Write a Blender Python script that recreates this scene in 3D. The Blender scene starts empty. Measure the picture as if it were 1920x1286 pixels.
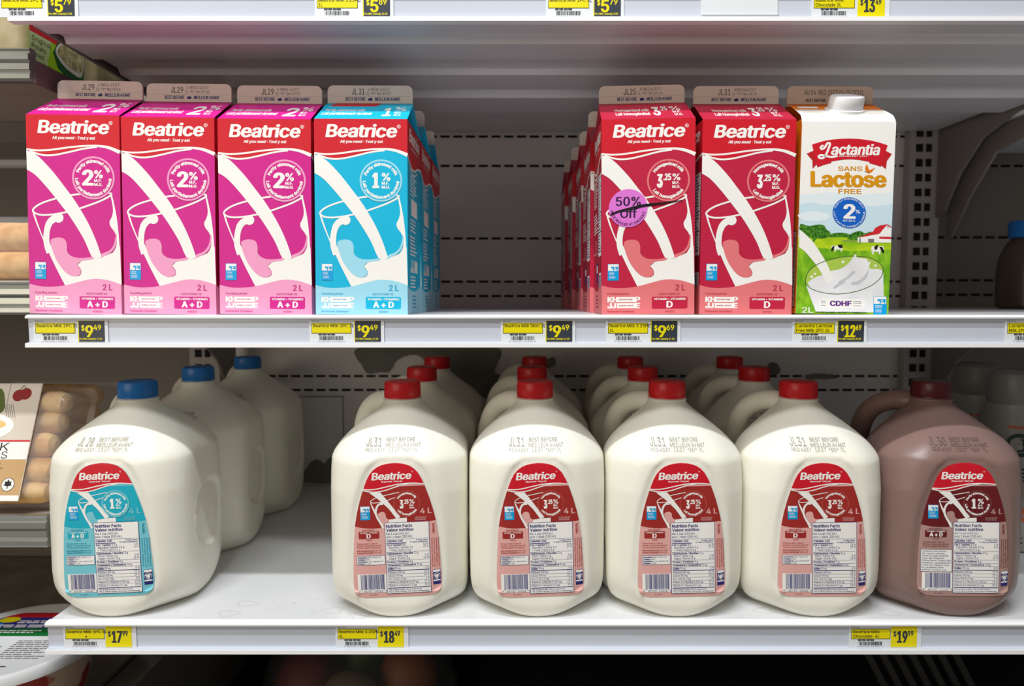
import bpy, bmesh, math, random
from math import sin, cos, pi, radians, sqrt, atan2, hypot
import numpy as np
from mathutils import Vector, Matrix, Euler
from mathutils.geometry import delaunay_2d_cdt, tessellate_polygon

random.seed(7)
scene = bpy.context.scene
COL = scene.collection

# ------------------------------------------------------------------ camera
cam = bpy.data.cameras.new('camera')
cam_o = bpy.data.objects.new('camera', cam)
COL.objects.link(cam_o)
cam_o.location = (0, -0.675, 0.0205)
cam_o.rotation_euler = (radians(87), 0, 0)
cam.sensor_width = 36
cam.lens = 1250 * 36 / 1920
cam.shift_y = -20.5 / 1920
cam.clip_start = 0.01
cam.dof.use_dof = True
cam.dof.focus_distance = 0.69
cam.dof.aperture_fstop = 5.0
scene.camera = cam_o
scene.cycles.diffuse_bounces = 8

# ------------------------------------------------------------------ world, lights, exposure
world = bpy.data.worlds.new('store'); scene.world = world
world.use_nodes = True
bg = world.node_tree.nodes['Background']
bg.inputs[0].default_value = (1.0, 0.92, 0.82, 1)
bg.inputs[1].default_value = 0.16

def area(name, loc, target, sx, sy, power, color):
    l = bpy.data.lights.new(name, 'AREA'); l.shape = 'RECTANGLE'
    l.size = sx; l.size_y = sy; l.energy = power; l.color = color
    o = bpy.data.objects.new(name, l); COL.objects.link(o)
    o.location = loc
    d = Vector(target) - Vector(loc)
    o.rotation_euler = d.to_track_quat('-Z', 'Y').to_euler()
    return o
# the tube lamp in the canopy of the refrigerated case
area('canopy_tube', (-0.20, -0.70, 1.55), (-0.20, 0.06, -0.10), 1.12, 0.05, 26, (0.975, 0.99, 1.0))
# the store's ceiling lamps behind the camera
area('ceiling_lamp', (-0.60, -1.95, 2.35), (-0.1, 0.05, -0.1), 1.5, 0.16, 41, (0.98, 0.99, 1.0))
# added warm fill from the front left, brightens the shelf interiors
area('interior_fill', (-1.5, -1.8, 0.15), (-0.2, 0.3, 0.0), 1.5, 1.0, 13, (1.0, 0.87, 0.68))

vs = scene.view_settings
vs.view_transform = 'Standard'
vs.look = 'None'
vs.gamma = 1
vs.use_curve_mapping = False
vs.exposure = 0.04

# ------------------------------------------------------------------ materials
def lin(c):
    c = c / 255
    return c / 12.92 if c <= 0.04045 else ((c + 0.055) / 1.055) ** 2.4
def L3(c): return (lin(c[0]), lin(c[1]), lin(c[2]), 1)
MATS = {}
def mk(name, rgb, rough=0.45, spec=0.4, metal=0.0, sss=0.0, alpha=1.0, noise=None):
    if name in MATS: return MATS[name]
    m = bpy.data.materials.new(name); m.use_nodes = True
    nt = m.node_tree
    b = nt.nodes['Principled BSDF']
    b.inputs['Base Color'].default_value = L3(rgb)
    b.inputs['Roughness'].default_value = rough
    b.inputs['Specular IOR Level'].default_value = spec
    b.inputs['Metallic'].default_value = metal
    if sss:
        b.inputs['Subsurface Weight'].default_value = sss
        b.inputs['Subsurface Radius'].default_value = (0.03, 0.026, 0.016)
        b.inputs['Subsurface Scale'].default_value = 0.35
    if alpha < 1: b.inputs['Alpha'].default_value = alpha
    if noise:
        scale, rgb2, lo, hi = noise[:4]
        tc = nt.nodes.new('ShaderNodeTexCoord')
        n = nt.nodes.new('ShaderNodeTexNoise'); n.inputs['Scale'].default_value = scale
        n.inputs['Detail'].default_value = noise[4] if len(noise) > 4 else 4
        if len(noise) > 5:
            mp = nt.nodes.new('ShaderNodeMapping'); mp.inputs['Scale'].default_value = noise[5]
            nt.links.new(tc.outputs['Object'], mp.inputs['Vector']); nt.links.new(mp.outputs[0], n.inputs['Vector'])
        else:
            nt.links.new(tc.outputs['Object'], n.inputs['Vector'])
        r = nt.nodes.new('ShaderNodeValToRGB')
        r.color_ramp.elements[0].position = lo; r.color_ramp.elements[0].color = L3(rgb)
        r.color_ramp.elements[1].position = hi; r.color_ramp.elements[1].color = L3(rgb2)
        nt.links.new(n.outputs['Fac'], r.inputs['Fac'])
        nt.links.new(r.outputs['Color'], b.inputs['Base Color'])
    MATS[name] = m
    return m

def clear_plastic(name, tint=(255, 255, 255), gloss=0.14):
    if name in MATS: return MATS[name]
    m = bpy.data.materials.new(name); m.use_nodes = True
    nt = m.node_tree; nt.nodes.clear()
    out = nt.nodes.new('ShaderNodeOutputMaterial')
    mx = nt.nodes.new('ShaderNodeMixShader')
    tr = nt.nodes.new('ShaderNodeBsdfTransparent'); tr.inputs[0].default_value = L3(tint)
    gl = nt.nodes.new('ShaderNodeBsdfPrincipled')
    gl.inputs['Base Color'].default_value = L3((225, 225, 225)); gl.inputs['Roughness'].default_value = 0.07
    mx.inputs[0].default_value = gloss
    nt.links.new(tr.outputs[0], mx.inputs[1]); nt.links.new(gl.outputs[0], mx.inputs[2])
    nt.links.new(mx.outputs[0], out.inputs[0])
    MATS[name] = m
    return m

INK = dict(rough=0.42, spec=0.35)
def ink(name, rgb): return mk(name, rgb, **INK)
W_ = ink('print_white', (243, 242, 238))
RED = ink('print_red', (205, 24, 42))
NAVY = ink('print_navy', (40, 44, 120))
GREY = ink('print_grey', (120, 118, 116))
STAMP = ink('stamp_grey', (92, 88, 86))
STAMP_P = ink('stamp_pale', (158, 156, 152))
FINW = ink('carton_fin_board', (226, 214, 206))
LOGO_B = ink('print_logo_blue', (0, 160, 222))
LOGO_M = ink('print_logo_mid_blue', (38, 120, 205))
BLACK = ink('print_black', (28, 28, 30))
YEL = ink('tag_yellow', (232, 218, 0))
CHAR = ink('tag_charcoal', (52, 58, 68))
CARD = ink('tag_card', (222, 226, 230))
WHITE_METAL = mk('shelf_white_enamel', (222, 224, 226), rough=0.32, spec=0.5, noise=(6, (212, 214, 218), 0.35, 0.7))
UNDER = mk('shelf_underside_enamel', (224, 224, 228), rough=0.25, spec=0.5)
RAIL = mk('price_rail_plastic', (204, 210, 221), rough=0.25, spec=0.5, noise=(3, (196, 202, 214), 0.4, 0.65, 3, (0.6, 1, 14)))
RAIL_LIP = mk('rail_lip_plastic', (246, 247, 250), rough=0.3)
WALL = mk('back_panel_enamel', (226, 222, 220), rough=0.45, spec=0.4, noise=(2.5, (214, 211, 208), 0.35, 0.7))
SLOT_SHADE = mk('slot_shade', (22, 21, 21), rough=0.8)  # near-black colour stands in for the shade inside the slots
STAIN = mk('panel_bare_patch', (128, 126, 118), rough=0.7, noise=(14, (104, 104, 98), 0.35, 0.65))
BASE_SHADE = mk('case_base_shade', (20, 20, 21), rough=0.7)  # blackened in colour so the space under the jugs stays dark
DECK_TAN = mk('case_deck_tan', (150, 142, 130), rough=0.55, noise=(20, (125, 118, 108), 0.4, 0.65))
ALU = mk('brushed_aluminium', (168, 172, 170), rough=0.34, metal=0.9)
MILK = mk('milk_jug_plastic', (242, 241, 229), rough=0.33, spec=0.4, sss=0.25)
CHOC = mk('chocolate_jug_plastic', (134, 108, 102), rough=0.33, spec=0.4)
CAP_R = mk('cap_red', (205, 26, 34), rough=0.35)
CAP_B = mk('cap_blue', (28, 112, 190), rough=0.35)
CAP_M = mk('cap_maroon', (88, 24, 30), rough=0.35)
CAP_W = mk('cap_white', (238, 238, 240), rough=0.35)

# ------------------------------------------------------------------ mesh tools
class MB:
    def __init__(s):
        s.v = []; s.f = []; s.m = []; s.slots = []
    def slot(s, mat):
        if mat not in s.slots: s.slots.append(mat)
        return s.slots.index(mat)
    def add(s, verts, faces, mat):
        k = len(s.v); i = s.slot(mat)
        s.v += [tuple(p) for p in verts]
        for f in faces:
            s.f.append([k + q for q in f]); s.m.append(i)
    def box(s, x0, x1, y0, y1, z0, z1, mat):
        s.add([(x0, y0, z0), (x1, y0, z0), (x1, y1, z0), (x0, y1, z0), (x0, y0, z1), (x1, y0, z1), (x1, y1, z1), (x0, y1, z1)],
              [(0, 3, 2, 1), (4, 5, 6, 7), (0, 1, 5, 4), (1, 2, 6, 5), (2, 3, 7, 6), (3, 0, 4, 7)], mat)
    def extrude_x(s, prof, x0, x1, mat):            # prof: closed list of (y, z)
        n = len(prof)
        vv = [(x0, y, z) for y, z in prof] + [(x1, y, z) for y, z in prof]
        ff = [(i, (i + 1) % n, n + (i + 1) % n, n + i) for i in range(n)]
        ff += [tuple(range(n - 1, -1, -1)), tuple(range(n, 2 * n))]
        s.add(vv, ff, mat)
    def prism(s, pts, thick, fn, mat):              # pts 2D, fn(u, v, w) -> 3D
        n = len(pts)
        vv = [fn(u, v, 0) for u, v in pts] + [fn(u, v, thick) for u, v in pts]
        ff = [(i, (i + 1) % n, n + (i + 1) % n, n + i) for i in range(n)]
        ff += [tuple(range(n - 1, -1, -1)), tuple(range(n, 2 * n))]
        s.add(vv, ff, mat)
    def lathe(s, prof, n, mat, c=(0, 0, 0), rib=None, closed=True):   # prof: list of (r, z)
        k = len(prof); vv = []
        for i, (r, z) in enumerate(prof):
            for j in range(n):
                a = 2 * pi * j / n
                rr = r
                if rib and rib[0] <= i <= rib[1] and j % 2: rr = r - rib[2]
                vv.append((c[0] + rr * cos(a), c[1] + rr * sin(a), c[2] + z))
        ff = []
        for i in range(k - 1):
            for j in range(n):
                ff.append((i * n + j, i * n + (j + 1) % n, (i + 1) * n + (j + 1) % n, (i + 1) * n + j))
        if closed:
            ff.append(tuple(range(n - 1, -1, -1))); ff.append(tuple((k - 1) * n + j for j in range(n)))
        s.add(vv, ff, mat)
    def tube(s, path, rx, n, mat, squash=None):
        P = [Vector(p) for p in path]; rings = []
        for i, p in enumerate(P):
            t = (P[min(i + 1, len(P) - 1)] - P[max(i - 1, 0)]).normalized()
            side = squash if squash is not None else Vector((0, 0, 1)).cross(t)
            if side.length < 1e-4: side = Vector((1, 0, 0))
            side = (side - t * side.dot(t)).normalized(); up = t.cross(side)
            r = rx[i] if isinstance(rx, (list, tuple)) else rx
            rings.append([p + side * r * cos(2 * pi * j / n) * 1.0 + up * r * sin(2 * pi * j / n) for j in range(n)])
        vv = [q for rg in rings for q in rg]; ff = []
        for i in range(len(P) - 1):
            for j in range(n):
                ff.append((i * n + j, i * n + (j + 1) % n, (i + 1) * n + (j + 1) % n, (i + 1) * n + j))
        ff.append(tuple(range(n - 1, -1, -1))); ff.append(tuple((len(P) - 1) * n + j for j in range(n)))
        s.add(vv, ff, mat)
    def art(s, art, fn, cu=(), cv=()):
        art.emit(s, fn, cu, cv)
    def build(s, name, parent=None, smooth=False, angle=40, loc=None, rot=None):
        me = bpy.data.meshes.new(name)
        me.from_pydata(s.v, [], s.f)
        for m in s.slots: me.materials.append(m)
        me.polygons.foreach_set('material_index', s.m)
        if smooth:
            me.polygons.foreach_set('use_smooth', [True] * len(me.polygons))
            bm = bmesh.new(); bm.from_mesh(me)
            for e in bm.edges:
                if len(e.link_faces) == 2 and e.calc_face_angle(0) > radians(angle): e.smooth = False
            bm.to_mesh(me); bm.free()
        me.update()
        o = bpy.data.objects.new(name, me); COL.objects.link(o)
        if parent: o.parent = parent
        if loc: o.location = loc
        if rot: o.rotation_euler = rot
        return o

def thing(name, label, cat, loc=(0, 0, 0), rot=(0, 0, 0), group=None):
    o = bpy.data.objects.new(name, None); COL.objects.link(o)
    o.empty_display_size = 0.02
    o.location = loc; o.rotation_euler = rot
    o['label'] = label; o['category'] = cat
    if group: o['group'] = group
    return o
def tag(o, label, cat, group=None):
    o['label'] = label; o['category'] = cat
    if group: o['group'] = group
    return o
def structure(o): o['kind'] = 'structure'; return o
def dup(root, loc, rot, label, group=None):
    r = root.copy(); COL.objects.link(r)
    r.location = loc; r.rotation_euler = rot; r['label'] = label
    if group: r['group'] = group
    for ch in list(root.children):
        c = ch.copy(); COL.objects.link(c); c.parent = r
        for g in list(ch.children):
            d = g.copy(); COL.objects.link(d); d.parent = c
    return r

# ------------------------------------------------------------------ 2D print toolkit
try:
    FONT = bpy.data.fonts.load(bpy.utils.system_resource('DATAFILES') + '/fonts/Inter.woff2')
except Exception:
    FONT = None
GLYPH = {}
def glyphs(txt, res=2):
    key = (txt, res)
    if key in GLYPH: return GLYPH[key]
    # outlines only; the filling is done here (constrained Delaunay, non-zero winding) because letters of overlapping strokes fill badly
    c = bpy.data.curves.new('t', 'FONT'); c.body = txt; c.size = 1; c.resolution_u = res; c.fill_mode = 'NONE'
    if FONT: c.font = FONT
    o = bpy.data.objects.new('t', c)
    me = bpy.data.meshes.new_from_object(o)
    P = [(v.co.x, v.co.y) for v in me.vertices]; ed = [tuple(e.vertices) for e in me.edges]
    bpy.data.meshes.remove(me); bpy.data.objects.remove(o); bpy.data.curves.remove(c)
    vv, ff = [], []
    if P:
        cv, _, cf = delaunay_2d_cdt([Vector(p) for p in P], ed, [], 0, 1e-6)[:3]
        vv = [(v.x, v.y) for v in cv]
        V = np.array(vv); T = np.array([list(f) for f in cf]); C = V[T].mean(1)
        E1 = np.array([P[i] for i, j in ed]); E2 = np.array([P[j] for i, j in ed])
        wn = np.zeros(len(C), int)
        cx, cy = C[:, :1], C[:, 1:]
        left = (E2[:, 0] - E1[:, 0]) * (cy - E1[:, 1]) - (cx - E1[:, 0]) * (E2[:, 1] - E1[:, 1])
        upw = (E1[:, 1] <= cy) & (E2[:, 1] > cy) & (left > 0); dnw = (E1[:, 1] > cy) & (E2[:, 1] <= cy) & (left < 0)
        wn = upw.sum(1) - dnw.sum(1)
        ff = [tuple(t) for t, w in zip(T.tolist(), wn) if w != 0]
    GLYPH[key] = (vv, ff)
    return GLYPH[key]

CAPH = max(p[1] for p in glyphs('H')[0])
def smooth(pts, n=6, closed=False):
    out = []; m = len(pts)
    rng = range(m) if closed else range(m - 1)
    for i in rng:
        p1, p2 = pts[i], pts[(i + 1) % m]
        p0 = pts[(i - 1) % m] if (closed or i > 0) else p1
        p3 = pts[(i + 2) % m] if (closed or i + 2 < m) else p2
        for k in range(n):
            t = k / n
            out.append(tuple(0.5 * (2 * p1[d] + (p2[d] - p0[d]) * t + (2 * p0[d] - 5 * p1[d] + 4 * p2[d] - p3[d]) * t * t
                                    + (-p0[d] + 3 * p1[d] - 3 * p2[d] + p3[d]) * t ** 3) for d in (0, 1)))
    if not closed: out.append(tuple(pts[-1]))
    return out
def circ(cx, cy, r, n=48, ry=None):
    ry = ry or r
    return [(cx + r * cos(2 * pi * i / n), cy + ry * sin(2 * pi * i / n)) for i in range(n)]
def rr(x0, y0, x1, y1, r, n=5):
    out = []
    for cx, cy, a in ((x1 - r, y1 - r, 0), (x0 + r, y1 - r, 90), (x0 + r, y0 + r, 180), (x1 - r, y0 + r, 270)):
        for k in range(n + 1):
            b = radians(a + 90 * k / n); out.append((cx + r * cos(b), cy + r * sin(b)))
    return out

class Art:
    """flat print: y runs DOWN, layers stack outwards"""
    def __init__(s): s.items = []
    def poly(s, pts, mat, ly): s.items.append((list(pts), [tuple(range(len(pts)))], mat, ly))
    def rect(s, x0, y0, x1, y1, mat, ly): s.poly([(x0, y0), (x1, y0), (x1, y1), (x0, y1)], mat, ly)
    def disc(s, cx, cy, r, mat, ly, n=48, ry=None): s.poly(circ(cx, cy, r, n, ry), mat, ly)
    def ring(s, cx, cy, r0, r1, mat, ly, n=56):
        a = circ(cx, cy, r0, n); b = circ(cx, cy, r1, n)
        s.items.append((a + b, [(i, (i + 1) % n, n + (i + 1) % n, n + i) for i in range(n)], mat, ly))
    def stroke(s, pts, w, mat, ly, closed=False):
        n = len(pts); vv = []
        for i, p in enumerate(pts):
            a = pts[(i - 1) % n] if (closed or i) else p
            b = pts[(i + 1) % n] if (closed or i < n - 1) else p
            dx, dy = b[0] - a[0], b[1] - a[1]; l = hypot(dx, dy) or 1
            ww = (w[i] if isinstance(w, (list, tuple)) else w) / 2
            nx, ny = -dy / l * ww, dx / l * ww
            vv += [(p[0] + nx, p[1] + ny), (p[0] - nx, p[1] - ny)]
        ff = [(2 * i, 2 * i + 1, 2 * ((i + 1) % n) + 1, 2 * ((i + 1) % n)) for i in range(n if closed else n - 1)]
        s.items.append((vv, ff, mat, ly))
    def box(s, x0, y0, x1, y1, w, mat, ly):
        s.rect(x0, y0, x1, y0 + w, mat, ly); s.rect(x0, y1 - w, x1, y1, mat, ly)
        s.rect(x0, y0 + w, x0 + w, y1 - w, mat, ly); s.rect(x1 - w, y0 + w, x1, y1 - w, mat, ly)
    def text(s, txt, x0, x1, yb, cap, mat, ly, bold=0.0, shear=0.0, fn=None, res=2, rot=0):
        """fit txt between x0 and x1 (x1 None: natural width) with baseline yb and cap height cap; bold is a share of cap"""
        vv, ff = glyphs(txt, res)
        if not vv: return
        mn = min(p[0] for p in vv); mx = max(p[0] for p in vv)
        sy = cap / CAPH; b = bold * cap
        if x1 is None: sx = sy; x0 = x0 + b
        else: sx = (x1 - x0 - 2 * b) / max(mx - mn, 1e-6); x0 = x0 + b
        if b == 0: offs = [(0, 0)]
        elif bold < 0.06: offs = [(-b, 0), (b, 0), (0, b * .5)]
        else: offs = [(b * cos(k * pi / 4), b * .42 * sin(k * pi / 4)) for k in range(8)]
        for ox, oy in offs:
            pts = []
            for gx, gy in vv:
                x = x0 + (gx - mn) * sx + gy * sy * shear + ox; y = yb - gy * sy + oy
                if rot:                                     # quarter turn: text runs downwards from (x0, yb)
                    dx, dy = x - x0, y - yb; x, y = (x0 - dy, yb + dx) if rot > 0 else (x0 + dy, yb - dx)
                pts.append((x, y))
            s.items.append((pts, ff, mat, ly))
    def arc(s, txt, cx, cy, r, cap, a_mid, span, mat, ly, bold=0.0, top=True, res=2):
        vv, ff = glyphs(txt, res)
        mn = min(p[0] for p in vv); mx = max(p[0] for p in vv); sy = cap / CAPH
        b = bold * cap
        for k in range(4 if b else 1):
            ox = b * cos(k * pi / 2) if b else 0; oy = b * sin(k * pi / 2) if b else 0
            pts = []
            for gx, gy in vv:
                t = (gx - mn) / (mx - mn) - 0.5
                if top: a = radians(a_mid - t * span); q = r + gy * sy
                else: a = radians(a_mid + t * span); q = r - gy * sy
                pts.append((cx + q * cos(a) + ox, cy - q * sin(a) + oy))
            s.items.append((pts, ff, mat, ly))
    def lines(s, x0, x1, ys, w, mat, ly, rag=0.12):
        rnd = random.Random(int(x0 * 7 + len(ys) * 13))
        for y in ys:
            x = x0; e = x1 - (x1 - x0) * rag * rnd.random()
            while x < e:
                l = (x1 - x0) * (0.06 + 0.14 * rnd.random())
                s.rect(x, y, min(x + l, e), y + w, mat, ly); x += l + (x1 - x0) * 0.025
    def barcode(s, x0, y0, x1, y1, mat, ly, n=30, seed=3):
        rnd = random.Random(seed); x = 0; bars = []
        for i in range(n):
            w = rnd.choice((1, 1, 2, 3)); bars.append((x, x + w)); x += w + rnd.choice((1, 1, 2))
        k = (x1 - x0) / bars[-1][1]
        for a, b in bars: s.rect(x0 + a * k, y0, x0 + b * k, y1, mat, ly)
    def cow(s, x0, y0, x1, y1, mat, ly, flip=False):
        P = [(0.02, .38), (.1, .22), (.14, .1), (.2, .2), (.34, .22), (.6, .2), (.9, .2), (.97, .3), (.98, .75), (.95, .75), (.94, .45), (.9, .62), (.9, .98), (.8, .98),
             (.79, .68), (.6, .74), (.42, .7), (.4, .98), (.3, .98), (.29, .62), (.22, .5), (.16, .52), (.06, .55)]
        s.poly([((x1 - p[0] * (x1 - x0)) if flip else (x0 + p[0] * (x1 - x0)), y0 + p[1] * (y1 - y0)) for p in P], mat, ly)
    def emit(s, mb, fn, cu=(), cv=()):
        # every printed shape sits a hair above the one before it, so that no two share a plane
        s.items = [(p, f, m, ly + (i % 16) * 0.06) for i, (p, f, m, ly) in enumerate(s.items)]
        if not cu and not cv:
            for pts, ff, mat, ly in s.items: mb.add([fn(x, y, ly) for x, y in pts], ff, mat)
            return
        bm = bmesh.new(); mats = []; 
        for pts, ff, mat, ly in s.items:
            if len(ff) > 8:                                 # lettering is fine enough already
                mb.add([fn(x, y, ly) for x, y in pts], ff, mat); continue
            if mat not in mats: mats.append(mat)
            k = mats.index(mat)
            bv = [bm.verts.new((x, y, ly)) for x, y in pts]
            if len(ff) == 1 and len(pts) > 4: ff = [tuple(t) for t in tessellate_polygon([[Vector((x, y, 0)) for x, y in pts]])]
            for f in ff:
                try: bf = bm.faces.new([bv[i] for i in f]); bf.material_index = k
                except ValueError: pass
        for c in cu: bmesh.ops.bisect_plane(bm, geom=bm.verts[:] + bm.edges[:] + bm.faces[:], plane_co=(c, 0, 0), plane_no=(1, 0, 0))
        for c in cv: bmesh.ops.bisect_plane(bm, geom=bm.verts[:] + bm.edges[:] + bm.faces[:], plane_co=(0, c, 0), plane_no=(0, 1, 0))
        bm.verts.index_update()
        vv = [fn(v.co.x, v.co.y, v.co.z) for v in bm.verts]
        for k, mat in enumerate(mats):
            fs = [f for f in bm.faces if f.material_index == k]
            used = {}; lv = []; lf = []
            for f in fs:
                q = []
                for v in f.verts:
                    if v.index not in used: used[v.index] = len(lv); lv.append(vv[v.index])
                    q.append(used[v.index])
                lf.append(q)
            mb.add(lv, lf, mat)
        bm.free()
EPS = 0.00005

# ================================================================== THE CASE
Z_TOP, Z_MID, Z_LOW = 0.3215, 0.002, -0.3135
SHELF_D = 0.478
# back panel with real slots cut through it
def slotted_panel(name, x0, x1, z0, z1, rows, pitch, sw, sh, y=0.50, phase=0.0, WALL=WALL):
    mb = MB(); zs = sorted(rows); cur = z0
    for z in zs:
        a, b = z - sh / 2, z + sh / 2
        mb.add([(x0, y, cur), (x1, y, cur), (x1, y, a), (x0, y, a)], [(0, 1, 2, 3)], WALL)
        x = x0; k = 0
        while x < x1:
            e = min(x + pitch - sw, x1)
            mb.add([(x, y, a), (e, y, a), (e, y, b), (x, y, b)], [(0, 1, 2, 3)], WALL)
            x += pitch; k += 1
        cur = b
    mb.add([(x0, y, cur), (x1, y, cur), (x1, y, z1), (x0, y, z1)], [(0, 1, 2, 3)], WALL)
    mb.add([(x0, y + 0.03, z0), (x1, y + 0.03, z0), (x1, y + 0.03, z1), (x0, y + 0.03, z1)], [(0, 1, 2, 3)], SLOT_SHADE)
    return structure(mb.build(name))
rows = [0.2991, 0.2487, 0.1231, 0.0476, 0.0224, -0.1191, -0.1438, -0.2990]
wall = slotted_panel('wall_back', -0.53, 0.69, -0.315, 0.60, rows, 0.0222, 0.0166, 0.0042)
slotted_panel('wall_right', 0.735, 1.50, -0.315, 0.60, [0.36, 0.2487, 0.125, 0.05, 0.0245, -0.1191, -0.1438], 0.0222, 0.0166, 0.0042, phase=.004, WALL=mk('next_bay_panel_dimmed', (112, 107, 102), rough=.5))  # same enamel as the back panel, darkened in colour for the dim bay
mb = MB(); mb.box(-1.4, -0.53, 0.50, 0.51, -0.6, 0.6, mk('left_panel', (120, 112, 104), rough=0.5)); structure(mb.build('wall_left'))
mb = MB(); mb.box(-1.4, 1.5, 0.55, 0.57, -0.62, 0.7, SLOT_SHADE); structure(mb.build('wall_rear'))
mb = MB(); mb.box(-1.4, 1.5, -0.1, 0.55, -0.62, -0.60, BASE_SHADE); structure(mb.build('floor'))
mb = MB(); mb.box(-0.53, 1.5, 0.497, 0.503, -0.60, -0.315, BASE_SHADE); structure(mb.build('wall_base'))
# panel seams and bare patches where the enamel has come off
def patch(pts, name='stain'):
    mb = MB(); n = len(pts)
    rnd = random.Random(n)
    P = smooth(pts, 5, True); P = [(x + rnd.uniform(-.0012, .0012), z + rnd.uniform(-.0012, .0012)) for x, z in P]
    mb.add([(x, 0.4985, z) for x, z in P], [tuple(range(len(P)))], STAIN)
    return mb.build(name, wall)
patch([(-.262, -.066), (-.265, -.10), (-.255, -.114), (-.235, -.113), (-.216, -.112), (-.205, -.094), (-.185, -.083), (-.165, -.083), (-.15, -.097), (-.135, -.112),
       (-.10, -.135), (-.06, -.15), (-.03, -.17), (.0, -.165), (.0, -.13), (-.03, -.11), (-.035, -.066)])
patch([(-.372, -.29), (-.35, -.268), (-.336, -.274), (-.32, -.264), (-.31, -.283), (-.31, -.309), (-.372, -.309)])
patch([(.052, -.098), (.062, -.088), (.075, -.086), (.078, -.098), (.066, -.104)])
patch([(.452, -.108), (.455, -.096), (.465, -.095), (.474, -.104), (.472, -.115), (.458, -.116)])
patch([(.52, -.119), (.54, -.114), (.57, -.117), (.572, -.124), (.53, -.125)])
mb = MB()
for x in (-.385, -.30):
    mb.box(x, x + .0012, .4975, .4995, -.24, -.155, GREY)
mb.box(-.385, -.2988, .4975, .4995, -.1562, -.155, GREY)
mb.build('panel_seam', wall)

# uprights; near-black blocks stand in for their shaded slots
def upright(x, label):
    t = thing('shelf_upright', label, 'upright', (x, 0.485, -0.6))
    mb = MB()
    mb.box(-.026, .026, -.004, .014, 0, 1.25, mk('upright_enamel', (176, 172, 170), rough=.45))
    mb.build('post', t)
    mb = MB(); z = .012
    while z < 1.24:
        mb.box(-.0165, -.0045, -.0046, -.003, z, z + .0135, SLOT_SHADE); mb.box(.0005, .0105, -.0046, -.003, z, z + .0135, SLOT_SHADE)
        z += .0252
    mb.build('slot_column', t)
    return t
upright(0.708, 'slotted white steel upright on the back panel behind the lactose-free carton')
upright(-0.535, 'slotted white steel upright behind the blue-capped jugs at the open shelf end')

UNDER_PROF = [(0.0, -.029), (.030, -.029), (.034, -.0225), (.054, -.0225), (.058, -.029), (.104, -.029), (.110, -.023), (.152, -.023), (.158, -.029), (.205, -.029),
              (.212, -.020), (.245, -.020), (.252, -.029), (.325, -.029), (.332, -.018), (.43, -.018), (SHELF_D, -.018)]
RAIL_PROF = [(0.0, .0003), (-.0070, .0000), (-.0076, -.0022), (-.0042, -.0030), (-.0036, -.0265), (-.0088, -.0275), (-.0092, -.0315), (0.0, -.0315)]
def rail_bits(x0, x1, parent):
    mb = MB(); mb.extrude_x(RAIL_PROF, x0, x1, RAIL)
    mb.extrude_x([(-.0001, .0008), (-.0045, .0008), (-.0072, .0001), (-.0085, -.0012), (-.0083, -.0028), (-.0043, -.0032), (-.0001, -.0032)], x0 - .0002, x1, RAIL_LIP); mb.box(x0 - .0002, x1, -.0096, -.0001, -.0318, -.0276, RAIL_LIP)
    return mb.build('price_rail', parent)
BRK = mk('bracket_dimmed_enamel', (134, 128, 126), rough=.4)  # enamel greyed in colour to imitate the dim bay end
def shelf(x0, x1, z, label, lb=None, rb=None):
    t = thing('store_shelf', label, 'shelf', (0, 0, z))
    mb = MB()
    prof = [(0.0, 0.0), (0.0, -.029)] + UNDER_PROF[1:] + [(SHELF_D, 0.0)]
    mb.extrude_x(prof, x0 + .012, x1 - .012, UNDER)
    mb.box(x0 + .0005, x1 - .0005, 0.0, SHELF_D, -.0016, 0.0002, WHITE_METAL)
    mb.box(x0 + .012, .680 if x1 < 1 else x1, SHELF_D, .4975, -.016, 0.0002, WHITE_METAL)
    mb.build('deck', t)
    rail_bits(x0, x1, t)
    for x, pts in ((x0 + .004, lb), (x1 - .008, rb)):
        if pts:
            mb = MB(); mb.prism(pts, .004, lambda u, v, w, x=x: (x + w, u, v), BRK)
            # folded flange along the lower edge
            mb.build('bracket', t)
    return t
BR = [(.02, -.003), (.02, -.026), (.18, -.030), (.30, -.040), (.36, -.052), (.41, -.085), (.445, -.135), (.47, -.160), (.478, -.160), (.478, -.003)]
BR_TOP = [(.02, -.003), (.02, -.024), (.20, -.026), (.30, -.034), (.37, -.055), (.42, -.10), (.455, -.155), (.478, -.165), (.478, -.003)]
top = shelf(-0.492, 0.735, Z_TOP, 'white steel shelf along the picture top with ribbed underside above the cartons', BR, BR_TOP)
mid = shelf(-0.487, 0.735, Z_MID, 'white steel shelf carrying the two litre milk cartons', BR, BR)
BR_LOW = BR[:4] + [(.40, -.060), (.44, -.100), (.465, -.120), (.478, -.120), (.478, -.003)]
low = shelf(-0.479, 0.735, Z_LOW, 'white steel shelf carrying the large milk jugs', BR_LOW, BR_LOW)
mid2 = shelf(0.742, 1.45, Z_MID, 'white steel shelf of the next bay holding the blue-capped bottle', None, None)
low2 = shelf(0.742, 1.45, Z_LOW, 'white steel shelf of the next bay holding the tall white bottles', None, None)
top2 = shelf(0.742, 1.45, Z_TOP - .035, 'white steel shelf of the next bay at the picture top',
             [(.02, -.003), (.02, -.024), (.30, -.030), (.365, -.042), (.42, -.10), (.465, -.165), (.478, -.165), (.478, -.10), (.44, -.03), (.40, -.003)], None)
low['category'] = 'shelf'
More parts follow.
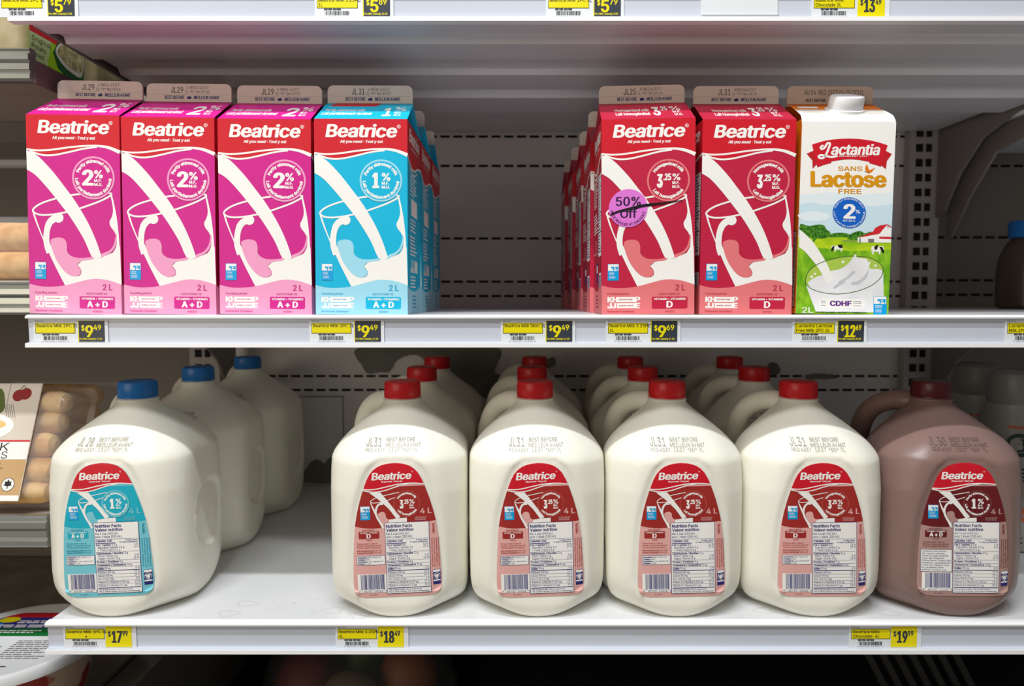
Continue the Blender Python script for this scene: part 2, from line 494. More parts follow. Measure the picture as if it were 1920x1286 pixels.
# scuffs on the lower deck
mb = MB(); rnd = random.Random(11)
SCUFF = mk('scuff_mark', (196, 195, 192), rough=0.6)
for x, y in ((-.29, .035), (-.19, .02), (.27, .02), (.49, .03), (-.30, .012), (.40, .015), (-.16, .008)):
    a = Art(); pts = [(x + .010 * cos(k) * (1 + .4 * sin(3 * k + x * 40)), y + .007 * sin(k)) for k in [i * .35 for i in range(19)]]
    a.stroke(pts, .0007, SCUFF, 1); mb.art(a, lambda u, v, l: (u, v, .0003))
for i in range(40):
    x = rnd.uniform(-.46, .7); y = rnd.uniform(.0, .05); l = rnd.uniform(.001, .006)
    mb.add([(x, y, .0003), (x + l, y, .0003), (x + l, y + .0006, .0003), (x, y + .0006, .0003)], [(0, 1, 2, 3)], SCUFF)
o = mb.build('scuff_mark', low); o['kind'] = 'stuff'

# ================================================================== PRICE TAGS
PX = 0.6705 / 1250          # metres per photograph pixel at the rail face
def price_tag(px, shelf_z, lines, dollars, cents, dark, label, sub=None, gap=80, star=False, blank=False):
    x = (px - 960) * PX
    t = thing('price_tag', label, 'price tag', (x, -.0047, shelf_z - .0046), group='shelf price tags')
    fn = lambda u, v, l: (u * PX, -l * .00008, -v * PX)
    H = 41.0
    mb = MB(); mb.box(-4 * PX, (gap + 56) * PX, -.0003, .0004, -H * PX, -.0002, CARD)
    a = Art()
    a.text('2023-06-01', 0, 15, 3.2, 2.6, BLACK, 5)
    a.rect(13, 25.6, 28, 28.6, CHAR, 5); a.rect(29.5, 25.6, 44, 28.6, CHAR, 5)
    a.text('48', 18, 22, 28.2, 1.8, CARD, 6); a.text('2L', 34, 38, 28.2, 1.8, CARD, 6)
    a.barcode(15, 30, 59, 37.5, BLACK, 5, 28, seed=px)
    a.text('0 55700 11026 9', 12, 62, 40.4, 1.8, GREY, 5)
    mb.art(a, fn); mb.build('card', t)
    a = Art()
    a.rect(0, 5, 75, 25, BLACK, 6); a.rect(.9, 5.9, 74.1, 24.1, YEL, 7)
    for i, s in enumerate(lines):
        wid = min(len(s) * 3.95, 77)
        a.text(s, 3, 3 + wid, 13.2 + i * 8.6, 5.6, BLACK, 8, bold=.03)
    if star: a.disc(40, 20, 1.6, BLACK, 8, 8)
    mb = MB(); mb.art(a, fn); mb.build('name_panel', t)
    if dollars:
        a = Art(); g = gap
        if dark:
            a.rect(g, 1, g + 50, 40.5, YEL, 6); a.rect(g + 1.6, 1.4, g + 50, 40.3, CHAR, 7); c = YEL
        else:
            a.rect(g - 3, 0, g + 47, 40.5, YEL, 7); c = CHAR; g -= 5
        two = len(dollars) > 1
        a.text('$', g + 6.5, g + 12.5, 19.5, 9.5, c, 8, bold=.05)
        a.text(dollars, g + 13.5, g + (34 if two else 29), 31.5, 22 if two else 21, c, 8, bold=.06)
        a.text(cents, g + (34.5 if two else 29.5), g + (45 if two else 44), 18.6, 10, c, 8, bold=.05)
        if sub: a.text(sub, g + 2.5, g + 45, 36.6, 3.4, c, 8, bold=.04)
        mb = MB(); mb.art(a, fn); mb.build('price_panel', t)
    return t
price_tag(66, Z_MID, ['Beatrice Milk 2PC 2L'], '9', '49', True, 'black and yellow 9.49 price tag under the first pink carton', 'Pre NNC Subsidy 17.00')
price_tag(584, Z_MID, ['Beatrice Milk 1PC 2L'], '9', '49', True, 'black and yellow 9.49 price tag under the blue carton', 'Pre NNC Subsidy 17.00')
price_tag(943, Z_MID, ['Beatrice Milk Skim 2L'], '9', '49', True, 'black and yellow 9.49 price tag naming skim milk below the empty gap', 'Pre NNC Subsidy 17.00')
price_tag(1140, Z_MID, ['Beatrice Milk 3.25PC', '2L'], '9', '69', True, 'black and yellow 9.69 price tag under the stickered red carton', 'Pre NNC Subsidy 17.50')
price_tag(1490, Z_MID, ['Lactantia Lactose', 'Free Milk 2PC 2L'], '12', '69', True, 'black and yellow 12.69 price tag under the lactose-free carton', 'Pre NNC Subsidy 20.00')
price_tag(1889, Z_MID, ['Lactantia Lactose', 'Milk 2PC 2L'], '12', '69', True, 'price tag cut by the picture edge at the far end of the carton shelf')
price_tag(26, Z_TOP, ['Beatrice Milk 2PC 1L'], '5', '79', True, 'black and yellow 5.79 price tag at the open end of the topmost shelf', 'Pre NNC Subsidy 9.00', gap=84)
price_tag(603, Z_TOP, ['Beatrice Milk 3.25PC', '1L'], '5', '89', True, 'black and yellow 5.89 price tag on the topmost shelf', 'Pre NNC Subsidy 10.00', gap=84)
price_tag(1026, Z_TOP, ['Beatrice Milk 1PC 1L'], '5', '79', True, 'black and yellow 5.79 price tag beside the blank white card on the topmost shelf', 'Pre NNC Subsidy 9.00', gap=83)
price_tag(1512, Z_TOP, ['Beatrice Milk', 'Chocolate 2L'], '13', '49', False, 'plain yellow 13.49 price tag on the topmost shelf', gap=83)
price_tag(1905, Z_TOP, ['Beatrice Milk', 'Chocolate 1L'], '7', '49', True, 'price tag cut by the picture edge at the far end of the topmost shelf')
price_tag(102, Z_LOW, ['Beatrice Milk 1PC 4L', ''], '17', '99', False, 'yellow 17.99 price tag under the blue-capped jug', star=True)
price_tag(625, Z_LOW, ['Beatrice Milk 3.25PC', '4L'], '18', '49', False, 'yellow 18.49 price tag under the red-capped jugs')
price_tag(1612, Z_LOW, ['Beatrice Milk', 'Chocolate  4L'], '19', '99', False, 'yellow 19.99 price tag under the chocolate milk jug', gap=79)
mb = MB(); x0 = (1305 - 960) * PX; x1 = (1446 - 960) * PX
mb.box(x0, x1, -.0052, -.0046, Z_TOP - .030, Z_TOP - .0046, CARD)
mb.box(x0, x1, -.0095, -.0092, Z_TOP - .031, Z_TOP - .026, ink('card_holder_grey', (170, 176, 186)))
tag(mb.build('blank_card'), 'blank white card in a clear holder on the topmost price rail', 'card')

# ================================================================== MILK CARTONS
CW, CD, CH = 0.0945, 0.095, 0.198
RIDGE, FIN_T = 0.2265, 0.2455
def cmap(x, y):                       # pixel of the carton close-up -> metres on the face
    t = (y - 205) / 1005
    xl = 512 + 12 * t; xr = 985 + 8 * t
    return ((x - xl) / (xr - xl) - .5) * CW, (1 - t) * CH
PAL = {
    'pink': dict(main=ink('carton_magenta', (206, 24, 140)), pale=ink('carton_pale_pink', (238, 158, 198)), deep=ink('carton_deep_magenta', (196, 40, 128)), pct='2', side=ink('carton_side_red', (176, 16, 60))),
    'blue': dict(main=ink('carton_cyan', (0, 182, 222)), pale=ink('carton_pale_blue', (158, 218, 238)), deep=ink('carton_deep_cyan', (50, 160, 205)), pct='1', side=ink('carton_side_blue', (0, 140, 200))),
    'red': dict(main=ink('carton_crimson', (190, 32, 66)), pale=ink('carton_pale_red', (226, 120, 124)), deep=ink('carton_deep_crimson', (176, 52, 72)), pct='3.25', side=ink('carton_side_crimson', (172, 26, 52))),
}
def badge(a, cx, cy, R, main, pale, pct, ly, choc=False):
    k = R / 108
    a.disc(cx, cy, R, main, ly); a.ring(cx, cy, R - 9 * k, R, pale, ly + 1)
    if pct == '3.25':
        a.arc('Homogenized milk', cx, cy, R - 31 * k, 15 * k, 90, 118, W_, ly + 1, bold=.09)
        a.arc('Lait homogénéisé', cx, cy, R - 16 * k, 15 * k, 270, 112, W_, ly + 1, bold=.09, top=False)
        a.text('3', cx - 58 * k, cx - 28 * k, cy + 36 * k, 66 * k, W_, ly + 1, bold=.08)
        a.text('.25', cx - 26 * k, cx + 14 * k, cy + 0 * k, 33 * k, W_, ly + 1, bold=.07)
        a.text('%', cx + 20 * k, cx + 60 * k, cy + 0 * k, 33 * k, W_, ly + 1, bold=.05)
    else:
        a.arc('Partly skimmed milk', cx, cy, R - 31 * k, 15 * k, 90, 140, W_, ly + 1, bold=.09)
        a.arc('Lait partiellement écrémé', cx, cy, R - 16 * k, 15 * k, 270, 176, W_, ly + 1, bold=.09, top=False)
        if pct == '1': a.text('1', cx - 44 * k, cx - 8 * k, cy + 36 * k, 74 * k, W_, ly + 1, bold=.09)
        else: a.text('2', cx - 58 * k, cx + 2 * k, cy + 36 * k, 74 * k, W_, ly + 1, bold=.09)
        a.text('%', cx + 4 * k, cx + 48 * k, cy + 0 * k, 38 * k, W_, ly + 1, bold=.06)
    a.text('M.F.', cx + 4 * k if pct != '3.25' else cx + 20 * k, cx + 42 * k if pct != '3.25' else cx + 56 * k, cy + 20 * k, 14 * k, W_, ly + 1, bold=.08)
    a.text('M.G.', cx + 4 * k if pct != '3.25' else cx + 20 * k, cx + 46 * k if pct != '3.25' else cx + 60 * k, cy + 40 * k, 14 * k, W_, ly + 1, bold=.08)
def dairy_logo(a, x0, y0, x1, y1, ly):
    h = y1 - y0; w = x1 - x0
    a.rect(x0, y0, x1, y1, LOGO_B, ly); a.rect(x0 + w * .03, y0 + w * .03, x1 - w * .03, y0 + h * .42, W_, ly + 1)
    a.cow(x0 + w * .28, y0 + h * .10, x1 - w * .04, y0 + h * .42, LOGO_B, ly + 2)
    a.rect(x0 + w * .62, y0 + h * .19, x0 + w * .68, y0 + h * .31, W_, ly + 3); a.rect(x0 + w * .56, y0 + h * .235, x0 + w * .74, y0 + h * .265, W_, ly + 3)
    for i in range(3):
        a.lines(x0 + w * .12, x0 + w * .85, [y0 + h * (.5 + i * .06)], h * .022, W_, ly + 1, .5)
        a.lines(x0 + w * .14, x0 + w * .85, [y0 + h * (.73 + i * .06)], h * .022, W_, ly + 1, .5)
def front_art(p, key):
    a = Art(); main, pale, deep = p['main'], p['pale'], p['deep']
    a.poly([(512, 205), (985, 205), (993, 1210), (524, 1210)], main, 0)
    # red head with the double white wave
    up = smooth([(514, 380), (570, 385), (640, 381), (720, 369), (800, 360), (870, 358), (930, 366), (986.5, 388)], 6)
    a.poly([(512, 205), (985, 205)] + up[::-1], RED, 1)
    lo = smooth([(530, 388), (570, 402), (610, 409), (660, 406), (730, 391), (800, 374), (870, 364)], 6)
    a.poly(up[:37] + lo[::-1], RED, 1)
    a.stroke(up, [9] * 28 + [9 + (i * .7) for i in range(len(up) - 28)], W_, 2); a.stroke(lo, 9, W_, 2)
    a.text('Beatrice', 570, 930, 297, 62, W_, 2, bold=.075, shear=.16, res=3)
    a.text('All you need · Tout y est', 644, 861, 327, 14, W_, 2, bold=.07, shear=.16)
    a.ring(942, 243, 7.5, 9.5, W_, 2, 20); a.text('R', 938, 946, 247.5, 9, W_, 2, bold=.05)
    # pouring stream
    st = smooth([(514, 386), (570, 412), (640, 482), (700, 557), (760, 638), (820, 738), (862, 830), (892, 918)], 5)
    sb = smooth([(847, 926), (830, 893), (800, 825), (740, 727), (680, 648), (620, 574), (560, 510), (516, 482)], 5)
    a.poly(st + sb, W_, 4)
    # glass rim
    rim = smooth([(545, 692), (556, 670), (600, 645), (680, 620), (760, 604), (850, 596), (944, 596), (900, 628), (820, 660), (740, 686), (650, 705), (580, 708)], 5, True)
    a.stroke(rim, 9, W_, 3, True)
    # left wall, curl and milk body
    wallp = smooth([(542, 694), (556, 740), (585, 812), (615, 882), (655, 968), (705, 1066)], 5) + smooth([(780, 1060), (770, 1020), (715, 985), (660, 925), (628, 850), (600, 828), (575, 770), (553, 704)], 5)
    a.poly(wallp, W_, 3)
    curl = smooth([(690, 716), (662, 722), (630, 745), (614, 790), (612, 850), (626, 900)], 5)
    a.stroke(curl, [44, 42, 40, 38, 37, 36, 35, 35, 35, 34, 33, 33, 32, 31, 30, 30, 30, 30, 30, 30, 30, 30, 30, 30, 30, 30][:len(curl)], W_, 3)
    a.disc(674, 722, 25, W_, 3, 24)
    a.poly(smooth([(944, 596), (955, 640), (970, 720), (981, 830), (990, 1000), (992, 1058)], 5) + [(900, 1058), (893, 918)] + smooth([(950, 893), (966, 862), (968, 822), (958, 790), (938, 762), (933, 738), (945, 712), (951, 680), (946, 640), (938, 604)], 5), W_, 3)
    # splash of pale milk
    a.poly(smooth([(632, 846), (648, 826), (680, 822), (706, 832), (716, 860), (718, 895), (745, 918), (790, 924), (850, 918), (842, 930), (792, 938), (768, 960), (784, 984), (782, 1006), (755, 1018), (722, 1008), (690, 978), (655, 922)], 4, True), pale, 5)
    a.poly(smooth([(890, 902), (930, 884), (954, 852), (967, 796), (969, 830), (962, 862), (940, 892), (896, 916)], 4, True), pale, 5)
    # milk in the bottom of the glass
    a.poly(smooth([(790, 938), (845, 925), (900, 918), (950, 897), (985, 860)], 4) + [(992, 1056)] + smooth([(930, 1034), (850, 1029), (780, 1044), (705, 1066)], 4) + smooth([(716, 1010), (755, 1020), (784, 1008), (786, 984), (768, 960)], 4), W_, 4)
    # pale foot
    foot = smooth([(522, 1058), (580, 1071), (640, 1072), (705, 1064), (780, 1044), (850, 1029), (920, 1034), (991, 1056)], 5)
    a.poly(foot + [(993, 1210), (524, 1210)], pale, 6)
    badge(a, 853, 519, 108, main, pale, p['pct'], 6)
    dairy_logo(a, 553, 947, 609, 1033, 6)
    a.text('2 L', 896, 946, 1086, 30, deep, 7, bold=.06)
    vit = 'A + D' if key != 'red' else 'D'
    a.text('ADDITIONNÉ DE', 812, 919, 1109, 9.5, deep, 7, bold=.05)
    a.poly(rr(778, 1118, 958, 1181, 8), main, 7)
    a.text('VITAMINS • VITAMINES' if key != 'red' else 'VITAMIN • VITAMINE', 788, 949, 1135, 10, W_, 8, bold=.07)
    if key != 'red': a.text(vit, 816, 922, 1173, 30, W_, 8, bold=.08)
    else: a.text(vit, 852, 884, 1174, 32, W_, 8, bold=.08)
    a.text('ADDED', 845, 893, 1200, 9.5, deep, 7, bold=.05)
    a.text('Founding partner', 553, 664, 1107, 10, deep, 7, bold=.05)
    a.text('Partenaire fondateur', 553, 692, 1199, 10, deep, 7, bold=.05)
    a.text('KH', 553, 606, 1145, 26, W_, 7, bold=.12); a.rect(604, 1119, 690, 1145, W_, 7); a.text('P', 690, 720, 1145, 26, W_, 7, bold=.12)
    a.text('JJ', 553, 598, 1177, 26, W_, 7, bold=.12); a.rect(602, 1151, 694, 1177, W_, 7); a.text('E', 694, 719, 1177, 26, W_, 7, bold=.12)
    a.text('KIDS HELP PHONE', 612, 680, 1135, 6.5, deep, 8, bold=.05); a.text('JEUNESSE, J’ÉCOUTE', 610, 686, 1167, 6.5, deep, 8, bold=.05)
    return a
def side_art(p, key):
    a = Art(); main, pale = p['main'], p['pale']
    bgc = p['side'] if key != 'blue' else main
    a.rect(0, 205, 473, 1210, bgc, 0)
    up = smooth([(0, 384), (60, 410), (150, 432), (250, 425), (350, 396), (473, 380)], 6)
    a.poly([(0, 205), (473, 205)] + up[::-1], RED, 1)
    a.stroke(up, 12, W_, 2); a.stroke([(x, y + 26) for x, y in up[6:24]], 10, W_, 2)
    a.text('Beatrice', 60, 420, 300, 66, W_, 2, bold=.075, shear=.16)
    a.text('All you need · Tout y est', 130, 350, 330, 14, W_, 2, bold=.05, shear=.16)
    wall_x0, wall_x1 = (70, 400)
    if key == 'red':
        a.rect(300, 470, 455, 900, W_, 1)
        a.lines(308, 448, [480 + i * 17 for i in range(24)], 8, NAVY, 2, .5)
        a.lines(20, 270, [470 + i * 17 for i in range(9)], 8, W_, 1, .4); a.lines(20, 270, [650 + i * 17 for i in range(7)], 8, W_, 1, .4)
        a.ring(140, 830, 26, 30, W_, 1, 24)
        a.rect(180, 930, 260, 1040, NAVY, 1); a.rect(192, 945, 248, 985, W_, 2)
        a.rect(330, 990, 450, 1190, W_, 1); a.barcode(345, 1000, 435, 1180, NAVY, 2, 16)
        a.text('Consommez dans les 7 jours', 20, 270, 880, 12, W_, 1)
    else:
        a.lines(90, 330, [470 + i * 19 for i in range(6)], 9, W_, 1, .5)
        a.rect(120, 590, 330, 680, W_, 1); a.lines(90, 330, [700 + i * 19 for i in range(4)], 9, W_, 1, .5)
        a.lines(80, 330, [790 + i * 19 for i in range(6)], 9, W_, 1, .5)
        a.text('JJ', 90, 230, 985, 66, W_, 1, bold=.1); a.rect(250, 920, 340, 985, W_, 1)
        a.lines(90, 330, [1005 + i * 18 for i in range(4)], 8, W_, 1, .5)
    a.poly(smooth([(0, 1058), (60, 1076), (200, 1088), (330, 1078), (473, 1050)], 5) + [(473, 1210), (0, 1210)], pale, 3)
    a.lines(150, 330, [1110 + i * 20 for i in range(4)], 8, p['deep'], 4, .5)
    return a
def gable_art(p, key):
    a = Art(); a.rect(512, 135, 985, 205, p['main'], 0)
    a.poly([(560, 135), (820, 135), (790, 150), (540, 150)], RED if key != 'blue' else RED, 1) if key == 'blue' else None
    if key == 'red':
        a.text('Homogenized milk', 590, 770, 172, 10, W_, 1, bold=.07, shear=.1); a.text('Lait homogénéisé', 590, 768, 189, 11, W_, 1, bold=.08, shear=.1)
        a.text('3', 785, 825, 190, 34, W_, 1, bold=.1); a.text('.25', 827, 868, 170, 17, W_, 1, bold=.08); a.text('%', 880, 935, 170, 17, W_, 1, bold=.06)
        a.text('M.F.', 890, 930, 181, 8, W_, 1, bold=.07); a.text('M.G.', 892, 934, 192, 8, W_, 1, bold=.07)
    else:
        a.text('Partly skimmed milk', 535, 745, 172, 9.5, W_, 1, bold=.06, shear=.1); a.text('Lait partiellement écrémé', 530, 790, 188, 11, W_, 1, bold=.08, shear=.1)
        a.text(p['pct'], 822 if p['pct'] == '2' else 845, 892, 192, 34, W_, 1, bold=.11)
        a.text('%', 902, 962, 170, 17, W_, 1, bold=.06)
        a.text('M.F.', 905, 942, 181, 8, W_, 1, bold=.07); a.text('M.G.', 907, 945, 192, 8, W_, 1, bold=.07)
    return a
def fin_art(code, res):
    a = Art()
    # fin face: x 0..452, y 0..78
    a.text(code, 130, 196, 40, 26, STAMP, 1, bold=.02)
    a.text(res, 214, 330, 23, 13, STAMP, 1); a.text('2L *K* MJ 09:33', 206, 335, 41, 12, STAMP, 1)
    a.text('BEST BEFORE', 96, 202, 66, 14, NAVY, 1, bold=.05); a.text('MEILLEUR AVANT', 252, 388, 66, 14, NAVY, 1, bold=.05)
    a.poly(smooth([(215, 62), (218, 55), (226, 56), (228, 52), (236, 56), (240, 60), (234, 66), (220, 66)], 3, True), NAVY, 1)
    return a
W2, D2 = CW / 2, CD / 2
def carton_shell(mb, main):
    """box, two sloped roof panels and the tucked side triangles"""
    ins = 0.030
    v = [(-W2, -D2, 0), (W2, -D2, 0), (W2, D2, 0), (-W2, D2, 0), (-W2, -D2, CH), (W2, -D2, CH), (W2, D2, CH), (-W2, D2, CH),
         (-W2 + .001, -.0012, RIDGE), (W2 - .001, -.0012, RIDGE), (W2 - .001, .0012, RIDGE), (-W2 + .001, .0012, RIDGE),
         (-W2 + ins, 0, RIDGE - .006), (W2 - ins, 0, RIDGE - .006)]
    f = [(0, 3, 2, 1), (0, 1, 5, 4), (1, 2, 6, 5), (2, 3, 7, 6), (3, 0, 4, 7), (4, 5, 9, 8), (6, 7, 11, 10), (5, 6, 13), (7, 4, 12),
         (5, 13, 9), (6, 10, 13), (4, 8, 12), (7, 12, 11), (9, 13, 10), (8, 11, 12), (8, 9, 10, 11)]
    mb.add(v, f, main)
def make_carton(key, code, res, label, cat, loc, rot, group):
    p = PAL[key]
    t = thing('milk_carton', label, cat, loc, rot, group)
    mb = MB(); carton_shell(mb, p['side'] if key == 'red' else p['main'])
    mb.art(front_art(p, key), lambda x, y, l: (lambda q: (q[0], -D2 - EPS * (1 + l), q[1]))(cmap(x, y)))
    mb.art(side_art(p, key), lambda x, y, l: (W2 + EPS * (1 + l), -D2 + x / 473 * CD, (1210 - y) / 1005 * CH))
    mb.art(side_art(p, key), lambda x, y, l: (-W2 - EPS * (1 + l), D2 - x / 473 * CD, (1210 - y) / 1005 * CH))
    nrm = Vector((0, -(RIDGE - CH), D2)).normalized()
    def gfn(x, y, l):
        k = (205 - y) / 70; u = ((x - 512) / 473 - .5) * (CW - .0015 * k)
        return (u, -D2 + (D2 - .0012) * k + nrm.y * EPS * (1 + l), CH + (RIDGE - CH) * k + nrm.z * EPS * (1 + l))
    mb.art(gable_art(p, key), gfn)
    mb.build('body', t)
    # top fin: rounded upper corners, slight thickness
    mb = MB(); fw = CW / 2 - .0015
    prof = [(-fw, RIDGE - .003), (fw, RIDGE - .003)] + [(fw - .006 + .006 * cos(radians(a)), FIN_T - .006 + .006 * sin(radians(a))) for a in (0, 22, 45, 68, 90)] + \
           [(-fw + .006 + .006 * cos(radians(a)), FIN_T - .006 + .006 * sin(radians(a))) for a in (90, 112, 135, 158, 180)]
    mb.prism(prof, .0026, lambda u, v, w: (u, -.0013 + w, v), FINW)
    if code:
        mb.art(fin_art(code, res), lambda x, y, l: ((x / 452 - .5) * 2 * fw, -.0013 - EPS * (1 + l), FIN_T - y / 78 * (FIN_T - RIDGE)))
    seam = Art(); seam.rect(6, 46, 446, 47.6, ink('fin_crease', (196, 184, 178)), 0)
    mb.art(seam, lambda x, y, l: ((x / 452 - .5) * 2 * fw, -.0013 - EPS, FIN_T - y / 78 * (FIN_T - RIDGE)))
    mb.build('top_fin', t)
    return t
ZC = Z_MID + .0004
Y0 = 0.010 + D2
def tilt(d): return (0, radians(d), 0)
def put(o, z_extra=0.0): return o
def cz_(deg): return ZC + abs(sin(radians(deg))) * W2
c1 = make_carton('pink', 'JL29', 'x REG 4337', 'pink 2% milk carton at the open shelf end, above the first price tag', 'milk carton', (-.4478, Y0, cz_(.9)), tilt(.9), 'pink milk cartons')
c2 = dup(c1, (-.3512, Y0 + .001, cz_(.6)), tilt(.6), 'pink 2% milk carton standing between two other pink cartons')
c3 = dup(c1, (-.2530, Y0 + .001, cz_(.5)), tilt(.5), 'pink 2% milk carton touching the blue carton')
for c, s in ((c1, 1.018), (c2, 1.008)): c.scale = (1, 1, s)
b1 = make_carton('blue', 'JL 31', 'x REG 4337', 'front blue 1% milk carton beside the empty gap', 'milk carton', (-.1542, Y0, cz_(.3)), tilt(.3), 'blue milk cartons')
dup(b1, (-.1530, Y0 + .097, ZC), (0, 0, 0), 'second blue milk carton, directly behind the front blue one')
dup(b1, (-.1523, Y0 + .195, ZC), (0, 0, 0), 'third blue milk carton, deepest of its column beside the empty gap')
r1 = make_carton('red', 'JL25', 'XREG4337', 'red 3.25% milk carton with a round discount sticker', 'milk carton', (.1415, Y0, cz_(.5)), (0, radians(-.4), radians(-2.5)), 'red milk cartons')
for k, (dx, lab) in enumerate(((.1395, 'second red carton in the column behind the stickered one'), (.1390, 'third red carton in the column behind the stickered one'),
                               (.1360, 'fourth red carton in the column behind the stickered one'), (.1330, 'last red carton in the column behind the stickered one, deepest in the shelf'))):
    dup(r1, (dx, Y0 + .0985 * (k + 1), ZC), (0, 0, radians(-1)), lab)
make_carton('red', 'JL31', 'XREG4337', 'red 3.25% milk carton without sticker, beside the lactose-free carton', 'milk carton', (.2410, Y0 + .002, cz_(.3)), (0, radians(.3), radians(-1)), 'red milk cartons')
# sticker on the first one, struck through with a marker
LILAC = ink('sticker_lilac', (222, 120, 214))
a = Art(); SX, SY, SR = 652, 660, 98
a.disc(SX, SY, SR, LILAC, 12)
a.text('50%', SX - 63, SX + 64, SY - 12, 46, ink('sticker_ink', (58, 30, 70)), 13, bold=.045)
a.text('Off', SX - 40, SX + 45, SY + 50, 46, MATS['sticker_ink'], 13, bold=.045)
a.arc('PRICE REDUCED AT CHECKOUT', SX, SY, SR - 8, 12.5, 268, 158, MATS['sticker_ink'], 13, bold=.05, top=False)
MARK = ink('marker_black', (24, 18, 26))
s1 = smooth([(562, 690), (600, 676), (650, 664), (720, 648), (790, 640), (850, 634), (928, 622)], 5)
a.stroke(s1, [3 + 9 * sin(pi * i / (len(s1) - 1)) for i in range(len(s1))], MARK, 14)
a.stroke(smooth([(560, 698), (640, 668), (740, 652), (800, 640)], 5), 5, MARK, 15)
a.stroke(smooth([(570, 684), (660, 672), (760, 644), (812, 634)], 5), 4, MARK, 15)
mb = MB(); mb.art(a, lambda x, y, l: (lambda q: (q[0], -D2 - EPS * (1 + l), q[1]))(cmap(x, y)))
o = mb.build('discount_sticker', r1); o['label'] = 'round lilac half-price sticker crossed out with black marker'
# the date on the second red column fin differs
# ------------------------------------------------------------------ lactose-free carton
GOLD = ink('print_gold', (214, 148, 10)); ORANGE = ink('carton_orange', (232, 122, 10)); BLUE2 = ink('print_royal_blue', (14, 96, 196))
SKY1 = ink('print_sky', (202, 226, 238)); SKY2 = ink('print_sky_pale', (226, 238, 242)); BRED = ink('barn_red', (206, 40, 48)); PURPLE = ink('print_purple', (96, 40, 130))
GRASS = mk('print_grass', (96, 164, 22), noise=(160, (150, 200, 40), .35, .65, 6, (1, 1, .5)), **INK)
MEADOW = mk('print_meadow', (140, 190, 20), noise=(120, (190, 214, 30), .35, .65, 6, (.5, 1, 1.2)), **INK)
TREE = mk('print_tree', (24, 84, 20), noise=(420, (92, 156, 40), .38, .66, 5), **INK)
MILKP = mk('print_milk', (236, 236, 238), noise=(28, (222, 223, 226), .45, .7), **INK)
MSH = ink('print_milk_shade', (196, 197, 202)); GLS = ink('print_glass_line', (70, 110, 50)); GLT = ink('print_glass_tint', (170, 200, 80))
def lmap(px, py):
    t = (py - 205) / 387
    xl = 1508 - 12 * t; xr = 1686 - 20 * t
    return ((px - xl) / (xr - xl) - .5) * CW, (1 - t) * .196
